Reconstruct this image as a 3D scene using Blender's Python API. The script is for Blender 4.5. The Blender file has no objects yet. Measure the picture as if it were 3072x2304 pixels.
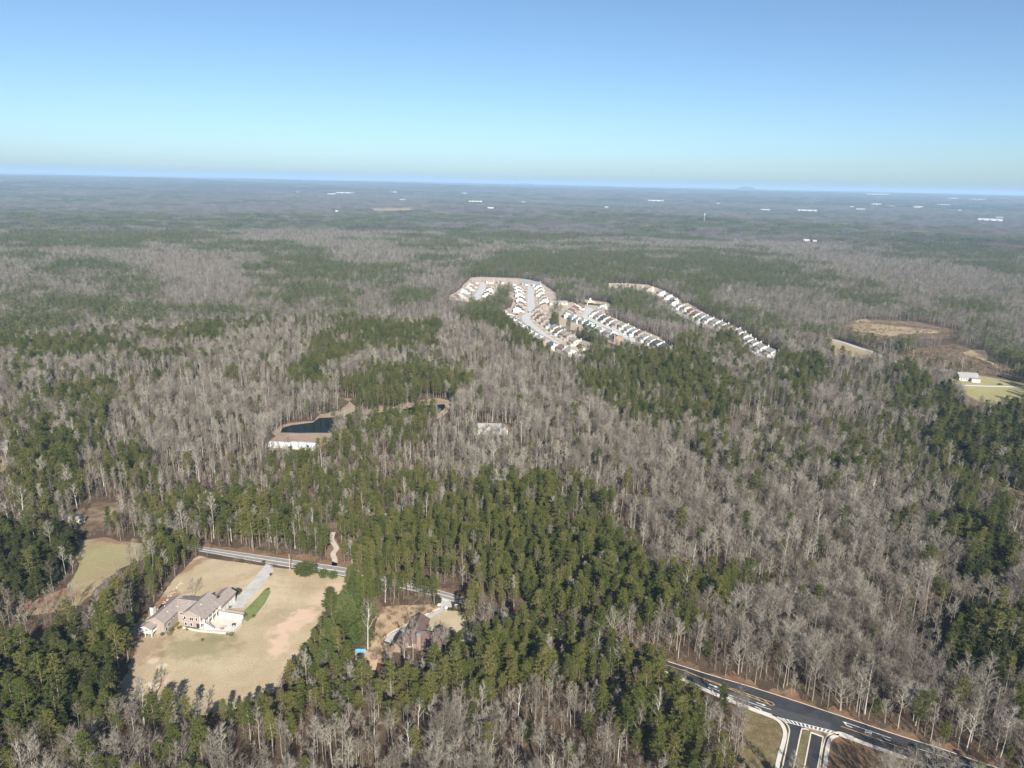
import bpy, bmesh, math, random
import numpy as np
from mathutils import Vector, Matrix
from mathutils.geometry import tessellate_polygon

S = bpy.context.scene
C = S.collection
R = math.radians
rnd = random.Random(7)
rng = np.random.default_rng(11)

# ---------------------------------------------------------------- camera
CAM_H, F_PX, PITCH, ROLL = 180.0, 2200.0, R(15.35), R(1.25)
cam = bpy.data.cameras.new("camera")
camo = bpy.data.objects.new("camera", cam)
C.objects.link(camo)
cam.sensor_fit = 'HORIZONTAL'
cam.sensor_width = 36.0
cam.lens = F_PX / 3072 * 36.0
cam.clip_start, cam.clip_end = 1.0, 250000.0
camo.matrix_world = (Matrix.Translation((0, 0, CAM_H)) @ Matrix.Rotation(R(90) - PITCH, 4, 'X') @ Matrix.Rotation(ROLL, 4, 'Z'))
S.camera = camo

# ---------------------------------------------------------------- sky, sun, exposure
SUN_EL = R(31.0)
SUN_AZ = R(180 - 13.7)          # clockwise from +Y (the view), so behind the camera and a little to its right
sun_dir = Vector((math.sin(SUN_AZ) * math.cos(SUN_EL), math.cos(SUN_AZ) * math.cos(SUN_EL), math.sin(SUN_EL)))
W = bpy.data.worlds.new("World")
S.world = W
W.use_nodes = True
nt = W.node_tree
bg = nt.nodes["Background"]
sky = nt.nodes.new("ShaderNodeTexSky")
sky.sky_type = 'NISHITA'
sky.sun_disc = False
sky.sun_elevation = SUN_EL
sky.sun_rotation = SUN_AZ
sky.altitude = 200
sky.air_density = 0.70
sky.dust_density = 1.0
sky.ozone_density = 2.5
tint = nt.nodes.new("ShaderNodeMix")
tint.data_type, tint.blend_type = 'RGBA', 'MULTIPLY'
tint.inputs[0].default_value = 1.0
tint.inputs[7].default_value = (0.94, 1.05, 1.06, 1)
nt.links.new(sky.outputs[0], tint.inputs[6])
nt.links.new(tint.outputs[2], bg.inputs[0])
bg.inputs[1].default_value = 0.055
sl = bpy.data.lights.new("sun", 'SUN')
sl.energy = 4.7
sl.angle = R(0.5)
sl.color = (1.0, 0.945, 0.86)
slo = bpy.data.objects.new("sun", sl)
C.objects.link(slo)
slo.rotation_euler = sun_dir.to_track_quat('Z', 'Y').to_euler()
S.view_settings.view_transform = 'Standard'
S.view_settings.look = 'None'
S.view_settings.gamma = 1.0
S.view_settings.exposure = 1.30
S.view_settings.use_curve_mapping = False
cy = S.cycles
cy.max_bounces = 4
cy.diffuse_bounces = 2
cy.glossy_bounces = 1
cy.transmission_bounces = 1
cy.volume_bounces = 0
cy.transparent_max_bounces = 4
cy.use_denoising = True

# ---------------------------------------------------------------- helpers
CROP = {'A': (380, 1620, .19892), 'B': (1040, 1740, .19892), 'C': (1980, 1960, .26221), 'D': (2400, 1960, .3038),
        'E': (1320, 820, .18083), 'F': (1700, 820, .16275), 'G': (2000, 850, .16275), 'H': (2400, 920, .3038),
        'U': (0, 0, 1.38879), 'S': (0, 0, 1.0), 'Q': (0, 900, .49729), 'T': (1000, 900, .49729), 'Z': (0, 1500, .49729),
        'Y': (1000, 1500, .49729), 'X': (1972, 900, .49729), 'V': (1972, 1500, .49729)}
_cr, _sr, _cp, _sp = math.cos(ROLL), math.sin(ROLL), math.cos(PITCH), math.sin(PITCH)

_wav = [(rng.uniform(0, 6.28), rng.uniform(0, 6.28), l) for l in (5200, 3900, 2900, 2100, 1500, 1100)]
def sstep(a, b, x):
    t = np.clip((x - a) / (b - a), 0, 1)
    return t * t * (3 - 2 * t)
def terrain(x, y):
    r = np.hypot(x, y)
    h = 0.0
    for i, (a, p, l) in enumerate(_wav):
        h = h + np.sin((x * math.cos(a) + y * math.sin(a)) * 6.283 / l + p) * (l / 5200) ** .7
    return h * (sstep(1700, 5000, r) * 5 + sstep(6000, 26000, r) * 6) + 100 * sstep(5000, 15500, r)

def ray(sx, sy):
    dx, dy = (sx - 1536) / F_PX, -(sy - 1152) / F_PX
    rx, ry = dx * _cr - dy * _sr, dx * _sr + dy * _cr
    return (rx, _cp + ry * _sp, -_sp + ry * _cp)
def at(c, x, y, z=0.0):
    """pixel of a picture crop -> point on the ground (or on the level z above it)"""
    ox, oy, k = CROP[c]
    d = ray(ox + x * k, oy + y * k)
    zz = z
    for _ in range(12):
        t = (zz - CAM_H) / min(d[2], -1e-3)
        px, py = d[0] * t, d[1] * t
        zz = z + float(terrain(px, py)) if math.hypot(px, py) > 1700 else z
    return Vector((px, py, zz))
def project(p):
    """ground point(s) -> source pixel"""
    p = np.asarray(p, float).reshape(-1, 3) - np.array([0, 0, CAM_H])
    x = p[:, 0]
    f = p[:, 1] * _cp - p[:, 2] * _sp
    u = p[:, 1] * _sp + p[:, 2] * _cp
    rx, ry = x / f, u / f
    dx, dy = rx * _cr + ry * _sr, -rx * _sr + ry * _cr
    return 1536 + dx * F_PX, 1152 - dy * F_PX
def pts(c, s, z=0.0):
    v = [float(q) for q in s.replace(',', ' ').split()]
    return [at(c, v[i], v[i + 1], z) for i in range(0, len(v), 2)]
def inside(poly, x, y):
    res = np.zeros(len(x), bool)
    P = np.array([(p[0], p[1]) for p in poly])
    bx0, by0, bx1, by1 = P[:, 0].min(), P[:, 1].min(), P[:, 0].max(), P[:, 1].max()
    m = (x > bx0) & (x < bx1) & (y > by0) & (y < by1)
    if not m.any():
        return res
    xs, ys = x[m], y[m]
    r = np.zeros(len(xs), bool)
    for i in range(len(P)):
        (x1, y1), (x2, y2) = P[i - 1], P[i]
        if y1 == y2:
            continue
        c = ((y1 > ys) != (y2 > ys)) & (xs < (x2 - x1) * (ys - y1) / (y2 - y1) + x1)
        r ^= c
    res[m] = r
    return res
def near_line(line, x, y, d):
    res = np.zeros(len(x), bool)
    L = np.array([(p[0], p[1]) for p in line])
    for a, b in zip(L, L[1:]):
        m = (x > min(a[0], b[0]) - d) & (x < max(a[0], b[0]) + d) & (y > min(a[1], b[1]) - d) & (y < max(a[1], b[1]) + d)
        if not m.any():
            continue
        ab = b - a
        t = np.clip(((x[m] - a[0]) * ab[0] + (y[m] - a[1]) * ab[1]) / max(1e-9, ab @ ab), 0, 1)
        res[m] |= np.hypot(x[m] - a[0] - t * ab[0], y[m] - a[1] - t * ab[1]) < d
    return res
_tab = rng.random((256, 256))
def vn(x, y, s, o=0):
    x, y = np.asarray(x) / s + 37.3 * o, np.asarray(y) / s + 71.7 * o
    xi, yi = np.floor(x).astype(int), np.floor(y).astype(int)
    fx, fy = x - xi, y - yi
    fx, fy = fx * fx * (3 - 2 * fx), fy * fy * (3 - 2 * fy)
    g = lambda i, j: _tab[i % 256, j % 256]
    return (g(xi, yi) * (1 - fx) + g(xi + 1, yi) * fx) * (1 - fy) + (g(xi, yi + 1) * (1 - fx) + g(xi + 1, yi + 1) * fx) * fy
def fbm(x, y, s, o=0):
    return (vn(x, y, s, o) + .5 * vn(x, y, s / 2.1, o + 1) + .25 * vn(x, y, s / 4.3, o + 2)) / 1.75

def tag(o, label=None, cat=None, group=None, kind=None):
    for k, v in (('label', label), ('category', cat), ('group', group), ('kind', kind)):
        if v:
            o[k] = v
    return o
def empty(name, loc, rz=0.0):
    o = bpy.data.objects.new(name, None)
    C.objects.link(o)
    o.location = loc
    o.rotation_euler = (0, 0, rz)
    o.empty_display_size = .5
    return o
def inst(name, mesh, parent=None, loc=(0, 0, 0), rz=0.0, link=True):
    o = bpy.data.objects.new(name, mesh)
    if link:
        C.objects.link(o)
    o.location = loc
    o.rotation_euler = (0, 0, rz)
    if parent:
        o.parent = parent
    return o

class MB:
    """collects faces for one mesh"""
    def __init__(s):
        s.v, s.f, s.m = [], [], []
    def face(s, ps, m=0):
        n = len(s.v)
        s.v += [tuple(p) for p in ps]
        s.f.append(tuple(range(n, n + len(ps))))
        s.m.append(m)
    def hull(s, bot, top, m=0):
        """prism between two loops of equal length"""
        n, k = len(s.v), len(bot)
        s.v += [tuple(p) for p in bot] + [tuple(p) for p in top]
        for i in range(k):
            j = (i + 1) % k
            s.f.append((n + i, n + j, n + k + j, n + k + i)); s.m.append(m)
        s.f.append(tuple(range(n + k - 1, n - 1, -1))); s.m.append(m)
        s.f.append(tuple(range(n + k, n + 2 * k))); s.m.append(m)
        return s
    def box(s, x0, x1, y0, y1, z0, z1, m=0):
        b = [(x0, y0), (x1, y0), (x1, y1), (x0, y1)]
        return s.hull([(x, y, z0) for x, y in b], [(x, y, z1) for x, y in b], m)
    def extrude_y(s, prof, y0, y1, m=0):
        """profile of (x, z) counter-clockwise seen from -y, pushed from y0 to y1"""
        return s.hull([(x, y1, z) for x, z in prof], [(x, y0, z) for x, z in prof], m)
    def extrude_x(s, prof, x0, x1, m=0):
        return s.hull([(x0, y, z) for y, z in prof], [(x1, y, z) for y, z in prof], m)
    def tube(s, path, rad, n=5, m=0, cap=False):
        base = len(s.v)
        for i, p in enumerate(path):
            p = Vector(p)
            a = Vector(path[max(0, i - 1)]); b = Vector(path[min(len(path) - 1, i + 1)])
            d = (b - a).normalized()
            u = d.orthogonal().normalized(); w = d.cross(u)
            for k in range(n):
                an = 6.2832 * k / n
                s.v.append(tuple(p + (u * math.cos(an) + w * math.sin(an)) * rad[i]))
        for i in range(len(path) - 1):
            for k in range(n):
                a, b = base + i * n + k, base + i * n + (k + 1) % n
                s.f.append((a, b, b + n, a + n)); s.m.append(m)
        if cap:
            s.f.append(tuple(range(base + (len(path) - 1) * n, base + len(path) * n))); s.m.append(m)
        return s
    def blade(s, p, d, l, w, r, m=0):
        d = Vector(d).normalized()
        q = Vector((r.gauss(0, 1), r.gauss(0, 1), r.gauss(0, 1)))
        u = d.cross(q)
        if u.length < 1e-4:
            u = d.orthogonal()
        u.normalize()
        p = Vector(p)
        s.face((p - u * w / 2, p + u * w / 2, p + d * l), m)
    def mesh(s, name, *mats, smooth=False):
        me = bpy.data.meshes.new(name)
        me.from_pydata(s.v, [], s.f)
        for k in mats:
            me.materials.append(k)
        if len(mats) > 1:
            me.polygons.foreach_set("material_index", s.m)
        if smooth:
            me.polygons.foreach_set("use_smooth", [True] * len(s.f))
        me.update()
        return me
    def obj(s, name, mat, parent=None, loc=(0, 0, 0), rz=0.0, smooth=False):
        mats = mat if isinstance(mat, (list, tuple)) else (mat,)
        return inst(name, s.mesh(name, *mats, smooth=smooth), parent, loc, rz)

# ---------------------------------------------------------------- materials
def new_mat(name, rough=.85, spec=.2):
    m = bpy.data.materials.new(name)
    m.use_nodes = True
    b = m.node_tree.nodes["Principled BSDF"]
    b.inputs["Roughness"].default_value = rough
    b.inputs["Specular IOR Level"].default_value = spec
    return m, m.node_tree, b
def ramp(nt, stops):
    n = nt.nodes.new("ShaderNodeValToRGB")
    e = n.color_ramp.elements
    while len(e) > 1:
        e.remove(e[-1])
    e[0].position, e[0].color = stops[0][0], (*stops[0][1], 1)
    for p, c in stops[1:]:
        q = e.new(p); q.color = (*c, 1)
    return n
def ground_mat(name, stops, scale, detail=6, fine=None, blobs=(), rough=.95, spec=.1, bump=0.0):
    """world-space noise through a colour ramp, finer grain, and worn patches (x, y, radius_x, radius_y, turn, colour, strength)"""
    m, t, b = new_mat(name, rough, spec)
    g = t.nodes.new("ShaderNodeNewGeometry")
    n = t.nodes.new("ShaderNodeTexNoise")
    n.inputs["Scale"].default_value = scale
    n.inputs["Detail"].default_value = detail
    n.inputs["Roughness"].default_value = .62
    t.links.new(g.outputs["Position"], n.inputs["Vector"])
    r = ramp(t, stops)
    t.links.new(n.outputs[0], r.inputs[0])
    col = r.outputs[0]
    if fine:
        n2 = t.nodes.new("ShaderNodeTexNoise")
        n2.inputs["Scale"].default_value = fine[0]
        n2.inputs["Detail"].default_value = 3
        t.links.new(g.outputs["Position"], n2.inputs["Vector"])
        mr = t.nodes.new("ShaderNodeMapRange")
        mr.inputs[1].default_value, mr.inputs[2].default_value = .3, .7
        mr.inputs[3].default_value, mr.inputs[4].default_value = 1 - fine[1], 1 + fine[1]
        t.links.new(n2.outputs[0], mr.inputs[0])
        mx = t.nodes.new("ShaderNodeMix"); mx.data_type = 'RGBA'; mx.blend_type = 'MULTIPLY'
        mx.inputs[0].default_value = 1
        t.links.new(col, mx.inputs[6]); t.links.new(mr.outputs[0], mx.inputs[7])
        col = mx.outputs[2]
    for (bx, by, rx, ry, turn, c, st) in blobs:
        mp = t.nodes.new("ShaderNodeMapping"); mp.vector_type = 'TEXTURE'
        mp.inputs["Location"].default_value = (bx, by, 0)
        mp.inputs["Rotation"].default_value = (0, 0, turn)
        mp.inputs["Scale"].default_value = (rx, ry, 50)
        t.links.new(g.outputs["Position"], mp.inputs["Vector"])
        ln = t.nodes.new("ShaderNodeVectorMath"); ln.operation = 'LENGTH'
        t.links.new(mp.outputs[0], ln.inputs[0])
        nb = t.nodes.new("ShaderNodeTexNoise")
        nb.inputs["Scale"].default_value = .25
        nb.inputs["Detail"].default_value = 6
        t.links.new(g.outputs["Position"], nb.inputs["Vector"])
        ma = t.nodes.new("ShaderNodeMath"); ma.operation = 'MULTIPLY_ADD'
        ma.inputs[1].default_value = 2.2
        t.links.new(nb.outputs[0], ma.inputs[0]); t.links.new(ln.outputs["Value"], ma.inputs[2])
        mr = t.nodes.new("ShaderNodeMapRange")
        mr.inputs[1].default_value, mr.inputs[2].default_value = 1.55, 2.15
        mr.inputs[3].default_value, mr.inputs[4].default_value = st, 0
        t.links.new(ma.outputs[0], mr.inputs[0])
        mx = t.nodes.new("ShaderNodeMix"); mx.data_type = 'RGBA'
        t.links.new(mr.outputs[0], mx.inputs[0]); t.links.new(col, mx.inputs[6])
        mx.inputs[7].default_value = (*c, 1)
        col = mx.outputs[2]
    t.links.new(col, b.inputs["Base Color"])
    if bump:
        bp = t.nodes.new("ShaderNodeBump")
        bp.inputs["Strength"].default_value = bump
        bp.inputs["Distance"].default_value = .3
        t.links.new(n.outputs[0], bp.inputs["Height"])
        t.links.new(bp.outputs[0], b.inputs["Normal"])
    return m
def flat_mat(name, c, var=.12, scale=.8, rough=.7, spec=.25):
    lo, hi = tuple(max(0, k * (1 - var)) for k in c), tuple(min(1, k * (1 + var)) for k in c)
    return ground_mat(name, [(.3, lo), (.7, hi)], scale, 4, rough=rough, spec=spec)
def tree_mat(name, stops, rough=.8, spec=.15, trans=None):
    """colour differs from tree to tree (each tree's own random number)"""
    m, t, b = new_mat(name, rough, spec)
    oi = t.nodes.new("ShaderNodeObjectInfo")
    r = ramp(t, stops)
    g = t.nodes.new("ShaderNodeNewGeometry")
    n = t.nodes.new("ShaderNodeTexNoise")
    n.inputs["Scale"].default_value = .9
    n.inputs["Detail"].default_value = 2
    t.links.new(g.outputs["Position"], n.inputs["Vector"])
    ad = t.nodes.new("ShaderNodeMath"); ad.operation = 'MULTIPLY_ADD'
    ad.inputs[1].default_value = .5; 
    t.links.new(n.outputs[0], ad.inputs[0])
    s2 = t.nodes.new("ShaderNodeMath"); s2.operation = 'MULTIPLY_ADD'
    s2.inputs[1].default_value = .8; s2.inputs[2].default_value = -.15
    t.links.new(oi.outputs["Random"], s2.inputs[0])
    t.links.new(s2.outputs[0], ad.inputs[2])
    t.links.new(ad.outputs[0], r.inputs[0])
    t.links.new(r.outputs[0], b.inputs["Base Color"])
    if trans:
        tb = t.nodes.new("ShaderNodeBsdfTranslucent")
        t.links.new(r.outputs[0], tb.inputs["Color"])
        ms = t.nodes.new("ShaderNodeMixShader"); ms.inputs[0].default_value = trans
        t.links.new(b.outputs[0], ms.inputs[1]); t.links.new(tb.outputs[0], ms.inputs[2])
        t.links.new(ms.outputs[0], t.nodes["Material Output"].inputs["Surface"])
    return m

M = {}
M['needles'] = tree_mat('pine_needles', [(0, (.052, .068, .016)), (.35, (.098, .114, .026)), (.7, (.135, .138, .035)), (1, (.165, .15, .05))], trans=.4)
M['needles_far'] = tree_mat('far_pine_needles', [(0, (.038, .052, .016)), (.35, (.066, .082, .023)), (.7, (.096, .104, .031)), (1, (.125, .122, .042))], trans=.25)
M['twig_far'] = tree_mat('far_bare_twigs', [(0, (.062, .053, .048)), (.5, (.105, .094, .085)), (1, (.17, .157, .142))])  # darkened twig colour stands in for self-shadow the coarse far clumps lack
M['twig_mid'] = tree_mat('mid_bare_twigs', [(0, (.075, .061, .051)), (.5, (.135, .118, .099)), (1, (.24, .222, .19))])  # slightly darkened too, some missing self-shadow put into the colour
M['needles_young'] = tree_mat('young_pine_needles', [(0, (.055, .075, .020)), (.5, (.085, .104, .030)), (1, (.125, .13, .045))], trans=.3)
M['needles_dark'] = tree_mat('dark_evergreen_needles', [(0, (.024, .030, .009)), (.5, (.038, .044, .013)), (1, (.065, .066, .022))])
M['pine_bark'] = tree_mat('pine_bark', [(0, (.11, .082, .06)), (.5, (.17, .133, .102)), (1, (.25, .215, .18))])
M['bark'] = tree_mat('grey_bark', [(0, (.09, .073, .058)), (.45, (.165, .143, .115)), (.8, (.25, .228, .188)), (1, (.35, .33, .28))])
M['twig'] = tree_mat('bare_twigs', [(0, (.085, .066, .050)), (.35, (.15, .130, .104)), (.75, (.235, .211, .172)), (1, (.33, .305, .25))])
M['pale_bark'] = tree_mat('pale_bark', [(0, (.27, .25, .21)), (1, (.40, .38, .33))])
M['brush'] = tree_mat('dry_brush', [(0, (.085, .055, .037)), (.5, (.14, .10, .068)), (1, (.20, .16, .105))])
M['litter'] = ground_mat('leaf_litter', [(.25, (.040, .028, .019)), (.5, (.072, .050, .034)), (.75, (.11, .08, .055))], .09, 8, (1.2, .25), bump=.4)
M['country'] = ground_mat('far_countryside', [(.38, (.032, .036, .02)), (.47, (.062, .055, .044)), (.6, (.085, .075, .062)), (.72, (.12, .10, .08))], .0011, 9)

# ---------------------------------------------------------------- ground and far hills
def sheet(name, poly, mat, z, kind='structure', jitter=0.0, seg=2.0, label=None):
    """a flat irregular patch of ground"""
    out = []
    n = len(poly)
    r = random.Random(name)
    for i in range(n):
        a, b = Vector(poly[i]), Vector(poly[(i + 1) % n])
        L = (b - a).length
        k = max(1, min(60, int(L / seg)))
        nn = Vector((-(b - a).y, (b - a).x, 0)).normalized() if L > 0 else Vector((0, 0, 0))
        for j in range(k):
            p = a.lerp(b, j / k)
            q = jitter * (float(fbm(np.array([p.x]), np.array([p.y]), 9.0 if seg < 5 else 30.0, 3)[0]) - .5) * 3
            p = p + nn * q + nn * jitter * r.uniform(-.2, .2)
            out.append(Vector((p.x, p.y, z)))
    tris = tessellate_polygon([out])
    me = bpy.data.meshes.new(name)
    me.from_pydata([tuple(p) for p in out], [], [tuple(t) for t in tris])
    me.update()
    bm = bmesh.new(); bm.from_mesh(me)
    for f in bm.faces:
        if f.normal.z < 0:
            f.normal_flip()
    bm.to_mesh(me); bm.free()
    me.materials.append(mat)
    o = inst(name, me)
    if kind:
        o['kind'] = kind
    return o

def ring_ground(name, radii, mat, amax):
    angs = np.concatenate([np.linspace(-180, -amax, 13)[:-1], np.linspace(-amax, amax, 161), np.linspace(amax, 180, 13)[1:]])
    a = np.radians(angs)
    V = []
    for r in radii:
        x, y = r * np.sin(a), r * np.cos(a)
        z = terrain(x, y)
        V += list(zip(x.tolist(), y.tolist(), np.asarray(z).tolist()))
    k = len(a)
    Fc = [(i * k + j, i * k + j + 1, (i + 1) * k + j + 1, (i + 1) * k + j) for i in range(len(radii) - 1) for j in range(k - 1)]
    me = bpy.data.meshes.new(name)
    me.from_pydata(V, [], [f[::-1] for f in Fc])
    me.materials.append(mat)
    me.polygons.foreach_set("use_smooth", [True] * len(Fc))
    me.update()
    return tag(inst(name, me), kind='structure')
near_r = [0.01, 400, 1000, 1700] + list(np.geomspace(1900, 13000, 60))
ring_ground('ground', near_r, M['litter'], 55)
ring_ground('far_countryside_ground', [13000] + list(np.geomspace(13300, 58000, 70)), M['country'], 55)

def far_hill(px, py, width_px, top_px, dist):
    """low mountain on the horizon"""
    d = ray(px, py)
    k = dist / math.hypot(d[0], d[1])
    cx, cyy = d[0] * k, d[1] * k
    hw = width_px / F_PX * dist / 2
    h = CAM_H + top_px / F_PX * dist + 30
    N, Mm = 28, 60
    V, Fc = [], []
    for i in range(N + 1):
        for j in range(Mm):
            t = i / N; an = 6.2832 * j / Mm
            rr = hw * t * (1 + .12 * math.sin(3 * an + 1) + .07 * math.sin(5 * an))
            x, y = cx + rr * math.cos(an), cyy + rr * math.sin(an) * .7
            z = h * (math.exp(-(t * 2.1) ** 2 * .8)) * (1 + .10 * math.sin(x * .004) * t + .06 * math.sin(x * .011 + y * .003) * t) - 35
            V.append((x, y, z))
    for i in range(N):
        for j in range(Mm):
            Fc.append((i * Mm + j, i * Mm + (j + 1) % Mm, (i + 1) * Mm + (j + 1) % Mm, (i + 1) * Mm + j))
    me = bpy.data.meshes.new('hill')
    me.from_pydata(V, [], [f[::-1] for f in Fc])
    me.materials.append(M['country'])
    me.polygons.foreach_set("use_smooth", [True] * len(Fc))
    tag(inst('hill', me), kind='structure')
far_hill(1572, 548, 300, -1, 24000)
far_hill(2240, 560, 170, 4, 22000)

# ---------------------------------------------------------------- roads
def src(c, s):
    ox, oy, k = CROP[c]
    v = [float(q) for q in s.replace(',', ' ').split()]
    return [(ox + v[i] * k, oy + v[i + 1] * k) for i in range(0, len(v), 2)]
FAR_E = src('S', '-300 1480 200 1560') + src('A', '1090 95 2190 255') + src('U', '760 1228') + src('B', '1340 135 1640 225 2060 355') + src('S', '1690 1876 1830 1915 1930 1963') + src('C', '160 115 560 245 980 365 1440 510 2200 762') + src('D', '850 772 1000 820 1450 960 1700 1050 2000 1150 2300 1250')
NEAR_E = src('S', '-300 1494 200 1575') + src('A', '1040 160 2060 347 2212 372') + src('U', '757 1247') + src('B', '1310 235 1620 330 1990 440') + src('S', '1650 1900 1780 1945 1880 1995') + src('C', '110 205 500 400 980 600 1340 725 2040 905') + src('D', '700 900 1000 1010 1300 1110 1500 1180 1800 1290 2300 1450')
def edge_y(E, x):
    return np.interp(x, [p[0] for p in E], [p[1] for p in E])
def smooth(a, k):
    p = np.pad(a, k, mode='edge')
    return np.convolve(p, np.ones(2 * k + 1) / (2 * k + 1), 'valid')
RX = np.arange(548, 3080, 8.0)
_fy, _ny = smooth(edge_y(FAR_E, RX), 5), smooth(edge_y(NEAR_E, RX), 5)
ROAD_FAR = np.array([at('S', x, y)[:2] for x, y in zip(RX, _fy)])
ROAD_NEAR = []
for p, x, y in zip(ROAD_FAR, RX, _ny):
    ROAD_NEAR.append(at('S', x, y)[:2])
ROAD_NEAR = np.array(ROAD_NEAR)
for axis in (0, 1):
    ROAD_FAR[:, axis] = smooth(ROAD_FAR[:, axis], 4)
    ROAD_NEAR[:, axis] = smooth(ROAD_NEAR[:, axis], 4)
def road_pt(i, f):
    """i = fractional sample along the road, f = 0 near edge .. 1 far edge"""
    i = min(max(i, 0), len(RX) - 1.001)
    k = int(i); t = i - k
    n = ROAD_NEAR[k] * (1 - t) + ROAD_NEAR[k + 1] * t
    q = ROAD_FAR[k] * (1 - t) + ROAD_FAR[k + 1] * t
    return n * (1 - f) + q * f
def ridx(c, x):
    ox, oy, k = CROP[c]
    return (ox + x * k - RX[0]) / 8.0
def road_strip(name, i0, i1, f0, f1, z, mat, step=1.0, kind='structure', parent=None):
    b = MB()
    n = max(1, int(abs(i1 - i0) / step))
    fa = f0 if callable(f0) else (lambda i: f0)
    fb = f1 if callable(f1) else (lambda i: f1)
    ii = np.linspace(i0, i1, n + 1)
    for a, c in zip(ii, ii[1:]):
        p = [road_pt(a, fa(a)), road_pt(c, fa(c)), road_pt(c, fb(c)), road_pt(a, fb(a))]
        b.face([(q[0], q[1], z) for q in p])
    o = b.obj(name, mat, parent)
    if kind:
        o['kind'] = kind
    return o
def ribbon(name, line, w, z0, z1, mat, kind='structure', parent=None):
    """a strip of given width (metres) along a line; a solid kerb when z1 > z0"""
    P = [Vector((p[0], p[1], 0)) for p in line]
    Lf, Rt = [], []
    for i, p in enumerate(P):
        d = (P[min(i + 1, len(P) - 1)] - P[max(i - 1, 0)])
        n = Vector((-d.y, d.x, 0)).normalized()
        Lf.append(p + n * w / 2); Rt.append(p - n * w / 2)
    b = MB()
    for i in range(len(P) - 1):
        a, c, d, e = Rt[i], Rt[i + 1], Lf[i + 1], Lf[i]
        b.face([(q.x, q.y, z1) for q in (a, c, d, e)])
        if z1 - z0 > .05:
            b.face([(a.x, a.y, z0), (c.x, c.y, z0), (c.x, c.y, z1), (a.x, a.y, z1)])
            b.face([(d.x, d.y, z0), (e.x, e.y, z0), (e.x, e.y, z1), (d.x, d.y, z1)])
    if z1 - z0 > .05:
        for a, e in ((Rt[0], Lf[0]), (Lf[-1], Rt[-1])):
            b.face([(e.x, e.y, z0), (a.x, a.y, z0), (a.x, a.y, z1), (e.x, e.y, z1)])
    o = b.obj(name, mat, parent)
    if kind:
        o['kind'] = kind
    return o
def curve(P, n=6):
    """Catmull-Rom through points"""
    P = [Vector((p[0], p[1], 0)) for p in P]
    Q = [P[0] * 2 - P[1]] + P + [P[-1] * 2 - P[-2]]
    out = []
    for i in range(1, len(Q) - 2):
        a, b, c, d = Q[i - 1], Q[i], Q[i + 1], Q[i + 2]
        for k in range(n):
            t = k / n
            out.append(.5 * ((2 * b) + (c - a) * t + (2 * a - 5 * b + 4 * c - d) * t * t + (3 * b - a - 3 * c + d) * t ** 3))
    out.append(P[-1])
    return out

M['old_asphalt'] = ground_mat('worn_grey_asphalt', [(0.3, (0.16, 0.156, 0.148)), (0.7, (0.232, 0.224, 0.212))], .35, 6, (3, .12))
M['new_asphalt'] = ground_mat('fresh_dark_asphalt', [(.3, (.020, .022, .026)), (.55, (.036, .037, .041)), (.75, (.055, .055, .056))], .16, 7, (3, .2), rough=.75, spec=.3)
M['white_paint'] = flat_mat('white_road_paint', (.58, .58, .56), .1, 1.5)
M['yellow_paint'] = flat_mat('yellow_road_paint', (.50, .32, .11), .12, 1.5)
M['faded_yellow'] = flat_mat('faded_line_paint', (.66, .60, .44), .12, 1.5)
M['concrete'] = flat_mat('pale_concrete', (.48, .45, .40), .08, .6)
M['kerb'] = flat_mat('cream_kerb_concrete', (.50, .45, .36), .1, .8)
M['drive'] = ground_mat('grey_concrete_drive', [(0.3, (0.288, 0.288, 0.272)), (0.55, (0.368, 0.36, 0.336)), (0.75, (0.432, 0.416, 0.384))], .25, 6, (2, .1))
M['gravel'] = ground_mat('pale_gravel_track', [(0.3, (0.32, 0.28, 0.232)), (0.7, (0.44, 0.4, 0.344))], .5, 6, (4, .15))
M['red_soil'] = ground_mat('red_clay_verge', [(.25, (.10, .055, .034)), (.5, (.155, .092, .056)), (.75, (.21, .14, .088))], .14, 7, (1.5, .2))

i_left, i_mid, i_right = 0, ridx('S', 1420), len(RX) - 1.01
road_strip('old_road', i_left, i_mid, 0, 1, .05, M['old_asphalt'])
road_strip('road', i_mid, i_right, 0, 1, .05, M['new_asphalt'])
road_strip('lane_surface', ridx('C', 620), ridx('C', 1950), .03, .40, .0525, flat_mat('greyer_asphalt', (.055, .056, .058), .15, .8))
road_strip('road_verge', i_left, i_right, 1.0, lambda i: 1.0 + (.7 if i < i_mid else .28) + .25 * math.sin(i * .31) + .12 * math.sin(i * .83), .02, M['red_soil'])
road_strip('road_edge_line', i_left, i_mid, .035, .085, .056, M['white_paint'])
road_strip('road_edge_line', i_left, i_mid, .94, .98, .056, M['white_paint'])
road_strip('road_centre_line', i_left, i_mid, .47, .53, .056, M['faded_yellow'])
iC = lambda x: ridx('C', x)
iD = lambda x: ridx('D', x)
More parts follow.
